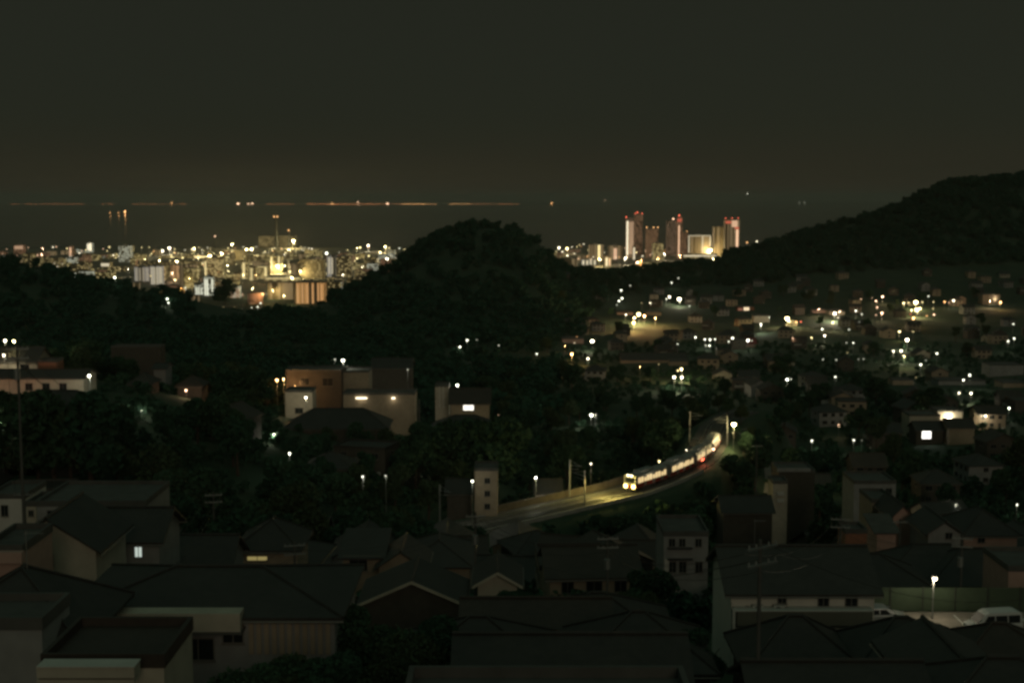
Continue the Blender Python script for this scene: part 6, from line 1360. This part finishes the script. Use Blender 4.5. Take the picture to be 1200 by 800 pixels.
LM_VAL = [(15, 640, 'the pinkish balcony'), (22, 602, 'the narrow white block'), (105, 620, 'the wide grey apartment block'), (162, 646, 'the bright square window'), (300, 654, 'the dim yellow window strip'), (200, 725, 'the long white balcony'), (100, 788, 'the lowest white balcony'), (330, 745, 'the slatted screen'), (425, 660, 'the lean-to roofed house'), (470, 668, 'the tan gable front'), (557, 640, 'the middle utility pole'), (583, 690, 'the pale verge boards'),
 (804, 650, 'the pale three-storey block'), (891, 660, 'the nearest utility pole'), (940, 705, 'the long white house'), (1035, 712, 'the half-hidden silver car'), (1095, 690, 'the car park lamp'), (1165, 712, 'the white minivan'), (1058, 615, 'the pinkish gabled wall'), (1022, 603, 'the round white corner lamp'), (1160, 630, 'the long pinkish wall'), (1107, 627, 'the greenish gabled house'), (1192, 591, 'the T-shaped lamp'), (1003, 630, 'the low brick-red wall'),
 (569, 578, 'the tall narrow building'), (628, 559, 'the halfway white lamp'), (640, 585, 'the pinkish house by the track'), (737, 562, 'the train headlights'), (790, 540, 'the middle of the train'), (836, 526, 'the red signal'), (860, 497, 'the big lane lamp'), (900, 598, 'the dark car on the lane'), (930, 560, 'the brown flat block'), (1024, 575, 'the dim grey flat block'), (693, 486, 'the lone greenish lamp'),
 (104, 440, 'the solitary cold white lamp'), (20, 440, 'the tall dark pole'), (60, 460, 'the spur hip roofs'), (163, 475, 'the square yellow window'), (166, 496, 'the lamp under the yellow window'), (218, 457, 'the pinkish porch lamp'), (321, 508, 'the upper lamp in the trees'), (339, 531, 'the lower lamp in the trees'), (328, 445, 'the two orange lamps'), (400, 485, 'the broad middle hip roof'), (402, 422, 'the brightest middle white lamp'), (549, 477, 'the double window strip'), (508, 498, 'the warm lamp at the hip roofs'), (567, 500, 'the oval greenish lamp'), (425, 558, 'the lone dim greenish lamp'), (515, 460, 'the white vertical frames'),
 (547, 400, 'the two lamps under the round hill'), (629, 414, 'the lone lamp under the round hill'), (671, 407, 'the warm speckled building'), (694, 400, 'the bright lamp by the speckled building'), (727, 350, 'the close pair of white lamps'), (748, 370, 'the warm floodlit yard'), (796, 350, 'the brightest lamp below the towers'), (787, 331, 'the lamp high in the wood'), (794, 437, 'the lit hall end'), (750, 430, 'the long low hall'), (832, 397, 'the row of small white lamps'), (876, 398, 'the lamp under the floodlit house'), (892, 375, 'the pale floodlit hillside house'), (874, 362, 'the reddish hillside house'), (877, 422, 'the dull red roof'), (922, 373, 'the biggest hillside lamp'), (922, 444, 'the cold lone lamp below the hillside'),
 (980, 368, 'the tall warm hillside building'), (966, 393, 'the two warm lamps on the slope'), (1000, 401, 'the greenish slope lamp'), (1030, 357, 'the column of pinkish lamps'), (1074, 358, 'the brightest hillside cluster'), (1094, 361, 'the short lamp column'), (1112, 353, 'the small trio of lamps'), (1168, 348, 'the touching lamp pair'), (1188, 396, 'the slanting pale lamp'), (1063, 398, 'the brightest lamp below the clusters'), (1054, 411, 'the round and hazy lamps'), (1098, 414, 'the solitary slope lamp'), (1079, 427, 'the flat white terrace lamp'), (1132, 442, 'the lamps over the terrace'), (1130, 460, 'the long grey terrace'), (1055, 460, 'the big square warm window'), (1086, 509, 'the very bright square window'), (1112, 487, 'the thin upright lamp'), (1155, 487, 'the slanting white lamp'), (1182, 478, 'the lamp under the edge block'), (1000, 515, 'the flat greenish valley lamp'), (983, 497, 'the dull pinkish valley lamp'), (951, 516, 'the white dash lamp'), (979, 441, 'the arrow-like lamp'), (975, 421, 'the faint white dashes')]
FARL = {'unlit houses of': 1, 'trees of': 1}
_seen = {}
bpy.context.view_layer.update()
for o in list(COL.objects):
    if o.parent is not None or 'category' not in o or 'group' not in o: continue
    gr = o['group']
    town = gr in ('blocks of the town on the bay',) or (o.name.startswith('town_lamp') and ('among the roofs of the town' in o['label']))
    val = gr.startswith('unlit houses') or (o.name.startswith('tree') and o.name.split('.')[0] == 'tree')
    if not (town or val): continue
    L = o.matrix_world.translation; hgt = 0
    if o.name.startswith('town_lamp'): hgt = 20
    q = proj((L.x, L.y, L.z + hgt + 3)); lm = min(LM_TOWN if town else LM_VAL, key=lambda t: (t[0] - q[0]) ** 2 + 2.2 * (t[1] - q[1]) ** 2)
    dx, dy = q[0] - lm[0], q[1] - lm[1]
    far = math.hypot(dx, dy) > 26
    if abs(dy) > abs(dx) * .9: rel = ('well below' if far else 'just below') if dy > 0 else ('well above' if far else 'just above')
    else: rel = ('some way ' if far else 'close by on the ') + ('left of' if dx < 0 else 'right of')
    if not far and 'close by' in rel: rel = 'just ' + ('left of' if dx < 0 else 'right of')
    if town:
        if o.name.startswith('town_lamp'):
            if 'tiny' in o['label']: d = 'tiny %s lamp' % o['label'].split(' lamp')[0].replace('tiny ', '')
            else: d = o['label'].split(' lamp')[0] + ' lamp'
        else: d = '%s %s block' % (o.get('_size', 'plain'), o.get('_skin', 'concrete'))
    elif o.name.startswith('tree'): d = o['label'].split(' tree')[0] + ' tree'
    else: d = o['label'].split(' standing')[0].replace(' walled', '')
    lb = d + ' ' + rel + ' ' + lm[2]
    o['label'] = ' '.join(lb.split()[:16])
from collections import defaultdict
dup_ = defaultdict(list)
for o in COL.objects:
    if o.parent is None and 'category' in o: dup_[o['label']].append(o)
ORD = ['first', 'second', 'third', 'fourth', 'fifth', 'sixth', 'seventh', 'eighth', 'ninth', 'tenth', 'eleventh', 'twelfth']
for lb, os_ in dup_.items():
    if 1 < len(os_) <= 12:
        os_.sort(key=lambda o: (proj(o.matrix_world.translation) or (0, 0))[0])
        for i, o in enumerate(os_):
            w_ = lb.split()
            o['label'] = ' '.join(w_[:12]) + ', ' + ORD[i] + ' from the left'
for o in list(COL.objects):
    for k in ('_w', '_h', '_d', '_g', '_size', '_skin'):
        if k in o: del o[k]
print('HOUSES', nh, 'TREES', nt, 'TOWN', N_TOWN, 'OBJ', len(bpy.data.objects))
